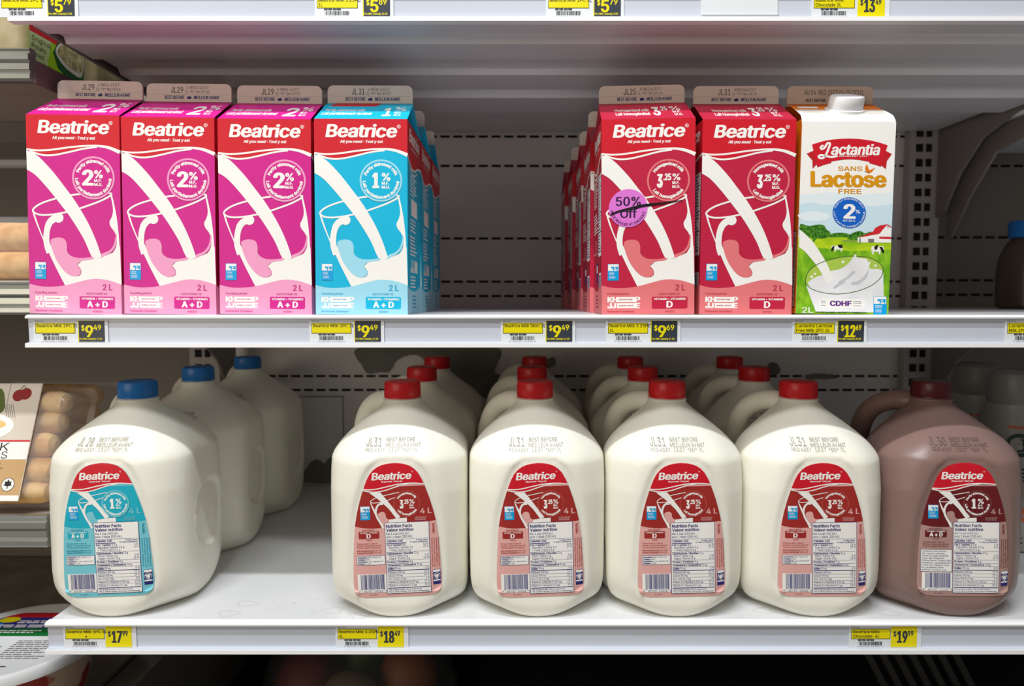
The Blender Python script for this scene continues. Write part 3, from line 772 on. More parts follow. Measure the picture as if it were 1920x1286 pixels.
def lact():
    a = Art()
    A = lambda pts: [(1480 + x / 5.845, 180 + y / 5.845) for x, y in pts]
    B = lambda pts: [(1480 + x / 5.845, 380 + y / 5.845) for x, y in pts]
    S = 1 / 5.845
    def ta(txt, x0, x1, yb, cap, m, ly, off=180, **k): a.text(txt, 1480 + x0 * S, 1480 + x1 * S, off + yb * S, cap * S, m, ly, **k)
    L = lambda y: 1508 - 12 * (y - 205) / 387
    R = lambda y: 1686 - 20 * (y - 205) / 387
    a.poly([(L(205), 205), (R(205), 205), (R(592), 592), (L(592), 592)], W_, 0)
    a.poly([(L(352), 352), (1560, 346), (1620, 350), (R(345), 345), (R(460), 460), (L(460), 460)], SKY2, 1)
    a.poly([(L(372), 372), (1520, 366), (1550, 372), (1590, 366), (1640, 374), (R(368), 368), (R(460), 460), (L(460), 460)], SKY1, 2)
    a.poly(smooth([(1500, 392), (1530, 384), (1560, 392), (1550, 402), (1515, 404)], 4, True), SKY2, 3)
    # ribbon
    a.poly(A([(212, 522), (300, 482), (330, 640), (278, 697), (276, 600)]), ink('ribbon_tail', (190, 30, 40)), 3)
    a.poly(A([(1152, 520), (1075, 478), (1020, 640), (1084, 697), (1096, 600)]), MATS['ribbon_tail'], 3)
    a.poly(A(smooth([(272, 415), (420, 370), (560, 350), (690, 344), (830, 352), (970, 376), (1106, 418)], 5) + smooth([(1030, 668), (960, 644), (900, 628)], 2) + [(905, 612)] + smooth([(800, 592), (690, 584), (580, 594), (484, 612)], 4) + [(486, 628)] + smooth([(420, 646), (330, 680)], 2)), RED, 4)
    a.text('actantia', 1480 + 476 * S, 1480 + 1010 * S, 180 + 532 * S, 120 * S, W_, 6, bold=.06, shear=.2, res=3)
    a.stroke(A(smooth([(398, 424), (368, 446), (378, 468), (410, 452), (436, 408), (458, 396), (470, 410), (460, 446), (440, 500), (418, 546), (386, 574), (350, 568), (348, 548), (380, 540), (430, 550), (490, 560), (552, 546)], 5)), 24 * S, W_, 6)
    ta('DEPUIS·EST 1947', 570, 880, 556, 16, W_, 6, bold=.04)
    ta('SANS', 560, 825, 718, 52, GOLD, 3, bold=.05)
    ta('Lactose', 255, 1090, 902, 172, GOLD, 3, bold=.085, res=3)
    ta('FREE', 560, 815, 985, 56, GOLD, 3, bold=.06)
    a.poly(A([(855, 700), (862, 660), (880, 640), (892, 690), (905, 710), (968, 680), (930, 730), (890, 750), (868, 722)]), ORANGE, 3)
    a.stroke(A([(850, 725), (895, 735)]), 5 * S, BLACK, 4)
    # royal blue roundel
    cx, cy, r = 1480 + 678 * S, 180 + 1210 * S, 182 * S
    a.disc(cx, cy, r, BLUE2, 6)
    a.arc('· PARTLY SKIMMED MILK ·', cx, cy, r - 26 * S, 17 * S, 90, 150, W_, 7, bold=.03)
    a.arc('LAIT PARTIELLEMENT ÉCRÉMÉ', cx, cy, r - 11 * S, 17 * S, 270, 190, W_, 7, bold=.03, top=False)
    a.text('2', cx - 65 * S, cx + 70 * S, 180 + 1274 * S, 160 * S, W_, 7, bold=.08, res=3)
    a.text('%', cx + 70 * S, cx + 118 * S, 180 + 1215 * S, 40 * S, W_, 7, bold=.05); a.text('M.F.|M.G.', cx - 68 * S, cx + 70 * S, 380 + 145 * S, 22 * S, W_, 7, bold=.02)
    # meadow, trees, barn
    a.poly([(L(436), 436), (1560, 436), (1600, 435), (R(446), 446), (R(592), 592), (L(592), 592)], MEADOW, 4)
    a.poly([(L(462), 462), (1540, 458), (1600, 464), (R(460), 460), (R(592), 592), (L(592), 592)], GRASS, 5)
    a.poly(B(smooth([(140, 185), (200, 190), (250, 200), (330, 182), (400, 190), (430, 240), (470, 270), (460, 320), (400, 345), (320, 350), (300, 385), (280, 385), (270, 345), (200, 330), (134, 330)], 3, True)), TREE, 6)
    a.poly(B(smooth([(460, 300), (520, 280), (600, 275), (670, 290), (700, 320), (470, 330)], 3, True)), TREE, 6)
    a.poly(B(smooth([(660, 350), (680, 300), (740, 265), (800, 255), (850, 280), (910, 258), (930, 300), (800, 355)], 3, True)), TREE, 6)
    a.poly(B([(765, 330), (1000, 275), (1000, 388), (768, 388)]), W_, 7); a.poly(B([(1000, 275), (1090, 180), (1132, 200), (1128, 388), (1000, 388)]), W_, 7)
    a.poly(B([(764, 335), (930, 262), (1010, 270), (1000, 285)]), BRED, 8); a.poly(B([(925, 270), (960, 215), (1010, 185), (1096, 170), (1040, 235), (1008, 280)]), BRED, 8)
    a.poly(B([(1002, 318), (1130, 318), (1129, 346), (1000, 342)]), BRED, 8); a.poly(B([(1090, 170), (1136, 200), (1132, 214), (1086, 180)]), BRED, 8)
    a.rect(*B([(880, 345)])[0], *B([(945, 388)])[0], GREY, 8); a.rect(*B([(784, 340)])[0], *B([(800, 388)])[0], GREY, 8); a.rect(*B([(1092, 185)])[0], *B([(1102, 215)])[0], GREY, 8)
    for i in range(9): a.rect(*B([(600 + i * 20, 362)])[0], *B([(603 + i * 20, 392)])[0], GREY, 8)
    a.rect(*B([(598, 368)])[0], *B([(765, 371)])[0], GREY, 8)
    q = B([(478, 412), (608, 500)]); a.cow(*q[0], *q[1], W_, 7)
    for pts in ([(478, 470), (500, 430), (515, 440), (500, 490), (482, 498)], [(550, 418), (600, 416), (605, 450), (575, 462), (555, 440)]): a.poly(B(pts), BLACK, 8)
    q = B([(910, 408), (1055, 530)]); a.cow(*q[0], *q[1], W_, 7, flip=True)
    for pts in ([(1000, 440), (1030, 435), (1055, 490), (1045, 520), (1020, 480)], [(945, 440), (975, 412), (990, 420), (975, 470), (950, 472)]): a.poly(B(pts), BLACK, 8)
    # glass of milk
    a.poly(B(smooth([(200, 840), (230, 740), (330, 650), (480, 590), (640, 555), (760, 550), (900, 570), (1000, 630), (1036, 700), (1010, 800), (900, 900), (700, 980), (480, 1000), (300, 960), (215, 900)], 4, True)), GLT, 8)
    a.poly(B([(205, 900), (480, 990), (720, 970), (930, 880), (1040, 740), (1040, 1215), (310, 1215), (250, 1040)]), MILKP, 9)
    a.poly(B(smooth([(225, 880), (300, 810), (400, 770), (470, 730), (570, 705), (640, 660), (700, 590), (730, 530), (750, 560), (800, 575), (860, 580), (880, 620), (905, 610), (890, 690), (980, 700), (1030, 720), (1000, 800), (900, 900), (700, 970), (480, 985), (320, 950)], 4, True)), MILKP, 9)
    a.poly(B(smooth([(132, 240), (200, 300), (290, 400), (370, 530), (430, 640), (470, 740), (500, 830), (430, 860), (390, 790), (330, 680), (240, 560), (190, 500), (130, 450)], 4)), W_, 10)
    for pts in ([(560, 850), (640, 800), (700, 730), (740, 740), (660, 820), (570, 870)], [(700, 860), (790, 830), (850, 760), (880, 700), (860, 800), (780, 880), (700, 890)], [(500, 920), (560, 870), (640, 850), (560, 910), (510, 940)]):
        a.poly(B(smooth(pts, 3, True)), MSH, 10)
    a.stroke(B(smooth([(200, 840), (230, 740), (330, 650), (480, 590), (640, 555), (760, 550), (900, 570), (1000, 630), (1036, 700), (1010, 800), (900, 900), (700, 980), (480, 1000), (300, 960), (215, 900)], 4, True)), 8 * S, GLS, 11, True)
    for x, y, r_ in ((605, 620, 16), (300, 765, 13), (265, 800, 16), (955, 660, 14), (740, 545, 12)): a.disc(1480 + x * S, 380 + y * S, r_ * S, W_, 11, 14)
    a.poly(rr(*B([(340, 1058)])[0], *B([(840, 1168)])[0], 8), W_, 10)
    a.text('CDHF', 1480 + 460 * S, 1480 + 695 * S, 380 + 1140 * S, 56 * S, PURPLE, 11, bold=.1)
    for y in (1085, 1105, 1135): a.lines(1480 + 365 * S, 1480 + 440 * S, [380 + y * S], 1.1, GREY, 11, .3); a.lines(1480 + 712 * S, 1480 + 830 * S, [380 + y * S], 1.1, GREY, 11, .4)
    ta('2L', 160, 282, 1228, 66, W_, 10, off=380, bold=.03)
    ta('VITAMINS A & D ADDED - ADDITIONNÉ DE VITAMINES A ET D', 312, 848, 1228, 18, BLACK, 11, off=380, shear=.2, bold=.03)
    dairy_logo(a, *B([(928, 1020)])[0], *B([(1070, 1240)])[0], 10)
    return a
def make_lactose(label, loc, rot):
    t = thing('milk_carton', label, 'milk carton', loc, rot)
    mb = MB()
    # curved shoulder profile on the front
    front = [(-D2, 0), (-D2, .192), (-D2 + .0012, .198), (-D2 + .005, .2035), (-D2 + .012, .2080), (-D2 + .024, .2145), (-.0012, RIDGE)]
    back = [(.0012, RIDGE), (D2, CH), (D2, 0)]
    pr = front + back; n = len(pr)
    def wid(z): return W2 - (0.0 if z < .198 else (z - .198) * .06)
    ff = [(i, i + 1, n + i + 1, n + i) for i in range(n - 1)]
    # white front strip, orange elsewhere
    vv = [(-wid(z), y, z) for y, z in pr] + [(wid(z), y, z) for y, z in pr]
    mb.add(vv, [(i, n + i, n + i + 1, i + 1) for i in range(5)], W_)
    mb.add(vv, [(i, n + i, n + i + 1, i + 1) for i in range(5, n - 1)] + [(0, n - 1, 2 * n - 1, n)], ORANGE)
    for sgn in (-1, 1):
        side = [(sgn * wid(z), y, z) for y, z in front[:3]] + [(sgn * (W2 - .026), 0, RIDGE - .006), (sgn * W2, D2, CH), (sgn * W2, D2, 0)]
        mb.add(side, [tuple(range(len(side)))[::sgn]], ORANGE)
        sl = [(sgn * wid(z), y, z) for y, z in front[2:]] + [(sgn * (W2 - .026), 0, RIDGE - .006)]
        mb.add(sl, [tuple(range(len(sl)))], ORANGE)
        mb.add([(sgn * wid(RIDGE), .0012, RIDGE), (sgn * W2, D2, CH), (sgn * (W2 - .026), 0, RIDGE - .006)], [(0, 1, 2)], ORANGE)
    mb.art(lact(), lambda x, y, l: (lambda q: (q[0], -D2 - EPS * (1 + l), q[1]))(lmap(x, y)))
    # side bar code panel
    a = Art(); a.rect(0, 0, 60, 160, BLACK, 0); a.rect(2, 2, 58, 158, ink('panel_tan', (214, 184, 168)), 1)
    for i in range(26): a.rect(8, 10 + i * 5.4, 40, 10 + i * 5.4 + (1.5, 3, 2)[i % 3], BLACK, 2)
    a.text('0 68200 14843 9', 46, 46 + 130, 14, 9, BLACK, 2, rot=1)
    mb.art(a, lambda x, y, l: (-W2 - EPS * (1 + l), -D2 + .034 - x * .0005, .086 - y * .0005))
    # print on the roof panel
    sl = Vector((0, -(RIDGE - .2145), D2 - .024)).normalized()
    def rfn(x, y, l):
        k = y; return (x * CW, -D2 + .024 + (D2 - .0252) * k + sl.y * EPS * (2 + l), .2145 + (RIDGE - .2145) * k + sl.z * EPS * (2 + l))
    a = Art(); a.disc(.22, .5, .10, BLUE2, 1, 28, .4); a.poly([(.16, .35), (.27, .35), (.25, .6), (.19, .65)], W_, 2); a.poly([(-.42, .2), (-.2, .2), (-.2, .5), (-.42, .5)], W_, 1)
    mb.art(a, rfn)
    a = Art()
    for i in range(3): a.lines(-.44, -.2, [.15 + i * .18], .06, ink('print_pale_gold', (190, 176, 140)), 1, .3); a.lines(.2, .44, [.15 + i * .18], .06, MATS['print_pale_gold'], 1, .3)
    mb.art(a, lambda x, y, l: (x * CW, -D2 + .008 + .014 * y - EPS * 2, .2062 + .0078 * y + EPS * 4))
    mb.build('body', t)
    mb = MB(); fw = CW / 2 - .0015
    prof = [(-fw, RIDGE - .003), (fw, RIDGE - .003)] + [(fw - .005 + .005 * cos(radians(q)), FIN_T - .005 + .005 * sin(radians(q))) for q in (0, 30, 60, 90)] + [(-fw + .005 + .005 * cos(radians(q)), FIN_T - .005 + .005 * sin(radians(q))) for q in (90, 120, 150, 180)]
    mb.prism(prof, .0026, lambda u, v, w: (u, -.0013 + w, v), ink('fin_board_tan', (214, 192, 178)))
    a = Art(); a.text('AU 04  REG 1572 04 25 CE1/1', 88, 400, 38, 22, STAMP, 1)
    a.text('BEST BEFORE', 98, 205, 68, 13, BLACK, 1, bold=.05); a.text('MEILLEUR AVANT', 250, 382, 68, 13, BLACK, 1, bold=.05)
    mb.art(a, lambda x, y, l: ((x / 452 - .5) * 2 * fw, -.0013 - EPS * (1 + l), FIN_T - y / 78 * (FIN_T - RIDGE)))
    mb.build('top_fin', t)
    # screw cap set into the sloped roof
    mb = MB()
    mb.lathe([(.0195, -.002), (.0195, .0015), (.0172, .002)], 64, CAP_W)
    mb.lathe([(.0160, .001), (.0172, .0025), (.0170, .0125), (.0160, .0145), (.0135, .0150)], 96, CAP_W, rib=(1, 2, .0006))
    mb.build('screw_cap', t, smooth=True, loc=(.0055, -D2 + .0235, .2135), rot=(radians(24), 0, 0))
    return t
make_lactose('white and orange lactose-free milk carton with a white screw cap', (.3420, Y0 + .004, cz_(.7)), (0, radians(.7), radians(-1.5)))

# ================================================================== MILK JUGS
PROF = [(0, .0640), (.0012, .0665), (.004, .0690), (.009, .0708), (.018, .0720), (.030, .0726), (.060, .0727), (.100, .0727), (.130, .0727), (.152, .0726), (.1625, .0722),
        (.1690, .0693), (.1765, .0640), (.1835, .0577), (.191, .0490), (.1986, .0398), (.205, .0312), (.2107, .0242), (.2145, .0208), (.217, .0196), (.2235, .0196)]
RND = [(0, .50), (.03, .34), (.13, .34), (.16, .46), (.18, .66), (.20, .90), (.212, 1.0), (.224, 1.0)]
CHF = [(0, 1.24), (.005, 1.33), (.012, 1.46), (.020, 1.57), (.030, 1.64), (.045, 1.67), (.13, 1.67), (.16, 1.61), (.185, 1.55), (.205, 1.6), (.224, 2)]
def interp(tab, x):
    if x <= tab[0][0]: return tab[0][1]
    for (a, b), (c, d) in zip(tab, tab[1:]):
        if x <= c: return b + (d - b) * (x - a) / (c - a)
    return tab[-1][1]
def ainterp(h):
    e = .0022
    return .25 * interp(PROF, max(h - e, 0)) + .5 * interp(PROF, h) + .25 * interp(PROF, min(h + e, .2235))
def raw_radius(ang, a, r, ch):
    f = a - r
    c, s = abs(cos(ang)), abs(sin(ang))
    t = a / max(c, s)
    if min(c, s) * t > f and r > 0:
        b = f * (c + s); q = b * b - (2 * f * f - r * r)
        t = b + sqrt(max(q, 0))
    return min(t, ch * a / (c + s))
RC = {}
def base_radius(ang, h):
    key = (round(h, 5), round(ang % (2 * pi), 5))
    if key not in RC:
        a = ainterp(h); r = a * interp(RND, h); ch = interp(CHF, h)
        RC[key] = sum(w * raw_radius(ang + k * .075, a, r, ch) for k, w in ((-3, .08), (-2, .12), (-1, .18), (0, .24), (1, .18), (2, .12), (3, .08)))
    return RC[key]
HW = [(82, 1), (86, 55), (95, 98), (110, 138), (135, 174), (170, 207), (220, 235), (270, 257), (330, 278), (400, 301), (500, 328), (600, 349), (700, 361), (800, 369), (900, 375), (1000, 380), (1100, 383), (1160, 382), (1195, 374), (1220, 358), (1240, 330), (1250, 296)]
def hw(y): return interp(HW, y)
LS = .0001183                       # metres per label pixel
LH0 = .0240                         # height of the label's lower edge
def recess(x, h):
    """depth of the shallow arched panel that takes the label"""
    m = .0065
    y = 1250 - (h - LH0) / LS
    top = LH0 + (1250 - 82) * LS
    e = min(hw(min(max(y + m * .8 / LS, 82), 1250)) * LS + m - abs(x), top + m - h, h - LH0 + m)
    e = max(0.0, min(1.0, e / .0055))
    return .0020 * e * e * (3 - 2 * e)
YF = {}
def yfront(x, h):
    key = round(h, 4)
    if key not in YF:
        pts = []
        for i in range(61):
            an = radians(-150 + 2 * i); t = base_radius(an, key); pts.append((t * cos(an), t * sin(an)))
        YF[key] = sorted(pts)
    return interp(YF[key], x) + recess(x, h)
def jug_radius(ang, h):
    t = base_radius(ang, h)
    # recess under the handle (rear left corner)
    d = (ang - radians(135) + pi) % (2 * pi) - pi
    g = math.exp(-(d / radians(27)) ** 2)
    if h > .085: t -= g * .036 * max(0, min(1, (h - .085) / .04)) * max(0, min(1, (.214 - h) / .03))
    # crease low on the left face
    d = (ang - radians(192) + pi) % (2 * pi) - pi
    t -= .024 * math.exp(-(d / radians(8)) ** 2) * max(0, min(1, (.075 - h) / .06))
    return t
def jug_body(mat):
    mb = MB(); N = 216
    hs = [0, .0008, .0018, .003, .0045, .0065, .009, .012, .016, .021, .027, .033, .039] + [.043 + .003 * i for i in range(33)] + [.142 + .0025 * i for i in range(16)] + [ .185, .189, .193, .197, .2005, .204, .207, .2095, .212, .214, .2155, .217, .219, .2235]
    vv = []
    for h in hs:
        for j in range(N):
            an = 2 * pi * j / N; t = jug_radius(an, h); x, y = t * cos(an), t * sin(an)
            if y < -.02: y += recess(x, h)
            # round dimple pressed into the right-hand face
            if x > .03 and .03 < h < .16:
                rr_ = hypot(y - .009, h - .088)
                if rr_ < .038: x -= .0042 * min(1, (.038 - rr_) / .0035)
                elif rr_ < .041: x += .0006
            vv.append((x, y, h))
    ff = [(i * N + j, i * N + (j + 1) % N, (i + 1) * N + (j + 1) % N, (i + 1) * N + j) for i in range(len(hs) - 1) for j in range(N)]
    ff.append(tuple(range(N - 1, -1, -1))); ff.append(tuple((len(hs) - 1) * N + j for j in range(N)))
    mb.add(vv, ff, mat)
    # neck bead
    mb.lathe([(.0190, .2155), (.0214, .2165), (.0214, .2180), (.0190, .2190)], 48, mat, closed=False)
    return mb
def jug_handle(mat):
    mb = MB(); d = Vector((-cos(radians(45)), sin(radians(45)), 0))
    prof = [(.012, .2110), (.024, .2125), (.040, .2110), (.056, .2040), (.068, .1920), (.0745, .1760), (.0775, .1560), (.0775, .1360), (.0740, .1160), (.066, .0980), (.055, .088)]
    prof = smooth(prof, 4)
    mb.tube([(d.x * r, d.y * r, h) for r, h in prof], [.0105] * 4 + [.0112] * (len(prof) - 8) + [.013] * 4, 20, mat, squash=Vector((d.y, -d.x, 0)))
    return mb
def jug_cap(mat):
    mb = MB()
    mb.lathe([(.0196, .2190), (.0203, .2195), (.0203, .2212), (.0199, .2216)], 96, mat)
    mb.lathe([(.0198, .2216), (.0204, .2222), (.0200, .2345), (.0190, .2366), (.0168, .2374)], 96, mat, rib=(1, 2, .0005))
    mb.lathe([(.0150, .2370), (.0150, .2366)], 48, mat)
    return mb
JPAL = {
    'red': dict(main=ink('label_brick', (160, 44, 40)), pale=ink('label_pale_brick', (226, 172, 166)), deep=ink('label_deep_brick', (176, 70, 64)), pct='3.25', vit='D', wave=RED),
    'blue': dict(main=ink('label_cyan', (20, 172, 196)), pale=ink('label_pale_cyan', (120, 200, 214)), deep=ink('label_deep_cyan', (40, 150, 180)), pct='1', vit='A + D', wave=RED),
    'choc': dict(main=ink('label_maroon', (104, 26, 32)), pale=ink('label_pale_brown', (176, 140, 134)), deep=ink('label_deep_maroon', (120, 56, 54)), pct='1', vit='A + D', wave=RED),
}
NUT = {
    'red': ('160', '8 g', '11 %', '5 g', '27 %', '0.3 g', '12 g', '0 %', '12 g', '12 %', '9 g', '30 mg', '90 mg', '4 %', '450 mg', '13 %', '300 mg', '23 %', '0.1 mg', '1 %', '150 µg', '17 %', '5 µg', '25 %'),
    'blue': ('100', '2.5 g', '3 %', '1.5 g', '8 %', '0.1 g', '13 g', '0 %', '13 g', '13 %', '9 g', '10 mg', '95 mg', '4 %', '400 mg', '12 %', '300 mg', '23 %', '0 mg', '0 %', '150 µg', '17 %', '5 µg', '25 %'),
    'choc': ('160', '2.5 g', '3 %', '1.5 g', '8 %', '0.1 g', '27 g', '0 %', '26 g', '26 %', '8 g', '15 mg', '190 mg', '8 %', '350 mg', '10 %', '300 mg', '23 %', '0.2 mg', '1 %', '100 µg', '11 %', '5 µg', '50 %'),
}
def label_art(key):
    p = JPAL[key]; a = Art(); main, pale, deep = p['main'], p['pale'], p['deep']
    def span(y0, y1, top=None, bot=None):
        ys = [y for y, _ in HW if y0 < y < y1]
        left = [(400 - hw(y), y) for y in [y0] + ys + [y1]]; right = [(400 + hw(y), y) for y in [y1] + ys[::-1] + [y0]]
        return left + (bot or []) + right
    a.poly(span(82, 1250), pale, 0)
    # coloured middle with a curved lower edge
    mid_ys = [y for y, _ in HW if 285 < y < 600]
    a.poly([(400 - hw(285), 285)] + [(400 - hw(y), y) for y in mid_ys] + [(400 - hw(622), 622)] + smooth([(120, 636), (200, 642), (290, 640)], 3) + [(290, 600)] + [(680, 600)] + [(400 + hw(596), 596)] + [(400 + hw(y), y) for y in mid_ys[::-1]] + [(400 + hw(285), 285)], main, 1)
    up = smooth([(400 - hw(298), 300), (200, 304), (270, 297), (350, 281), (430, 267), (500, 261), (580, 262), (400 + hw(272), 272)], 4)
    ys = [y for y, _ in HW if y < 270]
    a.poly([(400 - hw(y), y) for y in ys] + up + [(400 + hw(y), y) for y in ys[::-1]], RED, 2)
    lo = smooth([(400 - hw(308), 309), (200, 324), (250, 326), (320, 316), (390, 295), (460, 276), (530, 265)], 4)
    a.poly(up[2:20] + lo[::-1], RED, 2)
    a.stroke(up, 9, W_, 3); a.stroke(lo, 9, W_, 3)
    a.text('Beatrice', 207, 548, 222, 60, W_, 3, bold=.075, shear=.16, res=3)
    a.ring(560, 160, 4, 6, W_, 3, 16)
    a.text('All you need · Tout y est', 290, 470, 246, 13, W_, 3, bold=.06, shear=.12)
    a.poly(smooth([(185, 331), (280, 331)], 1) + smooth([(345, 415), (400, 490), (446, 552)], 3) + [(410, 566)] + smooth([(350, 480), (270, 400), (185, 331)], 3), W_, 5)
    a.stroke(smooth([(440, 336), (300, 362), (220, 385), (192, 410), (220, 420), (300, 412), (405, 380)], 5), 6, W_, 4)
    a.poly(smooth([(188, 412), (206, 470), (240, 550), (285, 645)], 3) + smooth([(305, 645), (255, 560), (236, 500), (196, 420)], 3), W_, 4)
    a.stroke(smooth([(300, 425), (262, 436), (240, 470), (236, 520), (262, 580), (292, 620)], 4), 17, W_, 4); a.disc(288, 424, 17, W_, 4, 16)
    a.poly(smooth([(252, 530), (266, 506), (296, 500), (316, 516), (322, 550), (345, 568), (400, 566), (346, 584), (342, 604), (290, 604)], 3, True), pale, 5)
    a.poly([(345, 585), (350, 572), (410, 562), (500, 560), (500, 604), (340, 604)], W_, 5)
    badge(a, 505, 437, 118, main, deep if key != 'blue' else pale, p['pct'], 6)
    dairy_logo(a, 101, 447, 184, 566, 4)
    a.text('4 L', 616, 716, 528, 46, pale, 4, bold=.06)
    a.text('PASTEURIZED', 570, 670, 568, 13, pale, 4, bold=.03); a.text('PASTEURISÉ', 572, 664, 585, 13, pale, 4, bold=.03)
    # left column
    a.text('ADDITIONNÉ DE', 108, 216, 662, 12, deep, 3, bold=.04)
    a.poly(rr(78, 668, 256, 730, 8), main, 3); a.text('VITAMIN • VITAMINE' if p['vit'] == 'D' else 'VITAMINS • VITAMINES', 90, 244, 684, 10, W_, 4, bold=.05)
    a.text(p['vit'], *((147, 184) if p['vit'] == 'D' else (112, 222)), 724, 34, W_, 4, bold=.09)
    a.text('ADDED', 142, 192, 748, 10, deep, 3, bold=.04)
    y = 778
    for s in ('Consume within 7 days of', 'opening. / Consommez dans les', '7 jours suivant l’ouverture.'): a.text(s, 58, 58 + len(s) * 7.4, y, 11, deep, 3, bold=.03); y += 18
    if key != 'choc':
        a.text('KEEP REFRIGERATED 0 °C-4 °C', 58, 274, 842, 11, deep, 3, bold=.06); a.text('GARDER RÉFRIGÉRÉ 0 °C-4 °C', 58, 270, 860, 11, deep, 3, bold=.06)
        a.rect(54, 880, 300, 962, NAVY, 3); a.rect(57, 883, 297, 959, W_, 4)
        for i, (b, s) in enumerate((('Ingredients:', ' Milk, Vitamin D3.'), ('Contains:', ' Milk.'), ('Ingrédients :', ' Lait, Vitamine D3.'), ('Contient :', ' Lait.'))):
            a.text(b, 62, 62 + len(b) * 7.2, 900 + i * 18, 12, NAVY, 5, bold=.07); a.text(s, 66 + len(b) * 7.2, 66 + len(b) * 7.2 + len(s) * 6.6, 900 + i * 18, 12, NAVY, 5)
    else:
        a.rect(42, 838, 300, 1036, NAVY, 3); a.rect(45, 841, 297, 1033, W_, 4)
        for i, s in enumerate(('Ingredients: Partly skimmed', 'milk, Vitamin A palmitate,', 'Vitamin D3, Sugar, Buttermilk,', 'Cocoa, Salt, Carrageenan,', 'Artificial flavour. Contains: Milk.', 'Ingrédients : Lait partiellement', 'écrémé, Sucre, Babeurre, Cacao,', 'Sel, Carraghénine, Arôme', 'artificiel. Contient : Lait.')):
            a.text(s, 50, 50 + min(len(s) * 7.4, 242), 860 + i * 20.5, 12.5, NAVY, 5, bold=.03)
    a.rect(55, 1042, 304, 1205, W_, 3); a.barcode(82, 1046, 288, 1182, NAVY, 4, 34, seed=5)
    a.rect(98, 1176, 180, 1200, W_, 5); a.rect(192, 1176, 274, 1200, W_, 5)
    num = '10026' if key == 'red' else ('10028' if key == 'blue' else '11107')
    a.text('0', 60, 72, 1200, 15, NAVY, 6); a.text('65700', 104, 176, 1199, 18, NAVY, 6); a.text(num, 196, 270, 1199, 18, NAVY, 6); a.text('9', 292, 302, 1200, 15, NAVY, 6)
    a.text('00-00024', 158, 226, 1230, 10, NAVY, 3)
    # right column, turned text
    a.ring(722, 665, 0, 1, deep, 3, 8); a.text('lactalis', 716, 716 + 86, 622, 22, deep, 3, rot=1, bold=.04)
    for i, s in enumerate(('Distributed by / Distribué par', 'Parmalat Canada, Toronto ON', 'CONTAINER / CONTENANT 4 L', 'Recycle where facilities exist')):
        a.text(s, 704 + i * 19, 704 + i * 19 + 255, 748, 10, deep, 3, rot=1, bold=.04)
    a.rect(708, 1028, 774, 1162, NAVY, 3); a.rect(711, 1031, 771, 1052, W_, 4); a.rect(711, 1120, 771, 1132, W_, 4)
    a.disc(741, 1086, 29, W_, 4, 24)
    for k in range(3):
        b = radians(90 + 120 * k); cx, cy = 741 + 3 * cos(b), 1086 - 3 * sin(b)
        q = [(741 + 22 * cos(b + s), 1086 - 22 * sin(b + s)) for s in (-.75, -.4, 0, .3)]
        a.stroke(q, 9, NAVY, 5)
        e = b + .45; a.poly([(741 + 30 * cos(e), 1086 - 30 * sin(e)), (741 + 12 * cos(e), 1086 - 12 * sin(e)), (741 + 23 * cos(e + .6), 1086 - 23 * sin(e + .6))], NAVY, 5)
    # nutrition panel
    N_ = NUT[key]; X0, X1 = 306, 690
    a.rect(X0, 596, X1, 1222, NAVY, 6); a.rect(X0 + 4, 600, X1 - 4, 1218, W_, 7)
    XL, XR = X0 + 12, X1 - 12
    def row(y, bold_s, s, pc=None, ind=0, cap=17, w=None):
        k = .58 * cap
        x = XL + ind
        if bold_s: a.text(bold_s, x, x + len(bold_s) * k, y, cap, NAVY, 8, bold=.065); x += len(bold_s) * k + 6
        if s: a.text(s, x, x + len(s) * k * .92, y, cap, NAVY, 8, bold=.02)
        if pc: a.text(pc, XR - len(pc) * 11, XR, y, 17, NAVY, 8, bold=.02)
    def rule(y, w=2.4, x1=None): a.rect(XL - 2, y, x1 or XR + 2, y + w, NAVY, 8)
    a.text('Nutrition Facts', XL, XL + 226, 640, 26, NAVY, 8, bold=.06); a.text('Valeur nutritive', XL, XL + 236, 674, 26, NAVY, 8, bold=.06)
    a.text('Per 1 cup (250 mL)', XL, XL + 196, 704, 19, NAVY, 8, bold=.02); a.text('pour 1 tasse (250 mL)', XL, XL + 222, 730, 19, NAVY, 8, bold=.02)
    rule(742); row(768, 'Calories ' + N_[0], '', cap=20); rule(775, 7, XL + 168)
    a.text('% Daily Value*', XR - 106, XR, 762, 12, NAVY, 8, bold=.05); a.text('% valeur quotidienne*', XR - 158, XR, 778, 12, NAVY, 8, bold=.05)
    row(802, 'Fat / Lipides', N_[1], N_[2]); row(824, '', 'Saturated / saturés ' + N_[3], N_[4], 14); row(846, '', '+ Trans / trans ' + N_[5], None, 14); rule(854)
    row(876, 'Carbohydrate / Glucides', N_[6]); row(898, '', 'Fibre / Fibres 0 g', N_[7], 14); row(920, '', 'Sugars / Sucres ' + N_[8], N_[9], 14); rule(928)
    row(950, 'Protein / Protéines', N_[10]); rule(957); row(979, 'Cholesterol / Cholestérol', N_[11]); rule(986); row(1008, 'Sodium', N_[12], N_[13]); rule(1015, 7)
    row(1042, '', 'Potassium ' + N_[14], N_[15]); rule(1049); row(1071, '', 'Calcium ' + N_[16], N_[17]); rule(1078); row(1100, '', 'Iron / Fer ' + N_[18], N_[19]); rule(1107)
    row(1129, '', 'Vitamin A / Vitamine A ' + N_[20], N_[21]); rule(1136); row(1158, '', 'Vitamin D / Vitamine D ' + N_[22], N_[23]); rule(1168, 7)
    a.text('*5% or less is a little, 15% or more is a lot', XL, XL + 290, 1192, 12, NAVY, 8, bold=.03); a.text('*5% ou moins c’est peu, 15% ou plus c’est beaucoup', XL, XL + 350, 1210, 12, NAVY, 8, bold=.03)
    return a
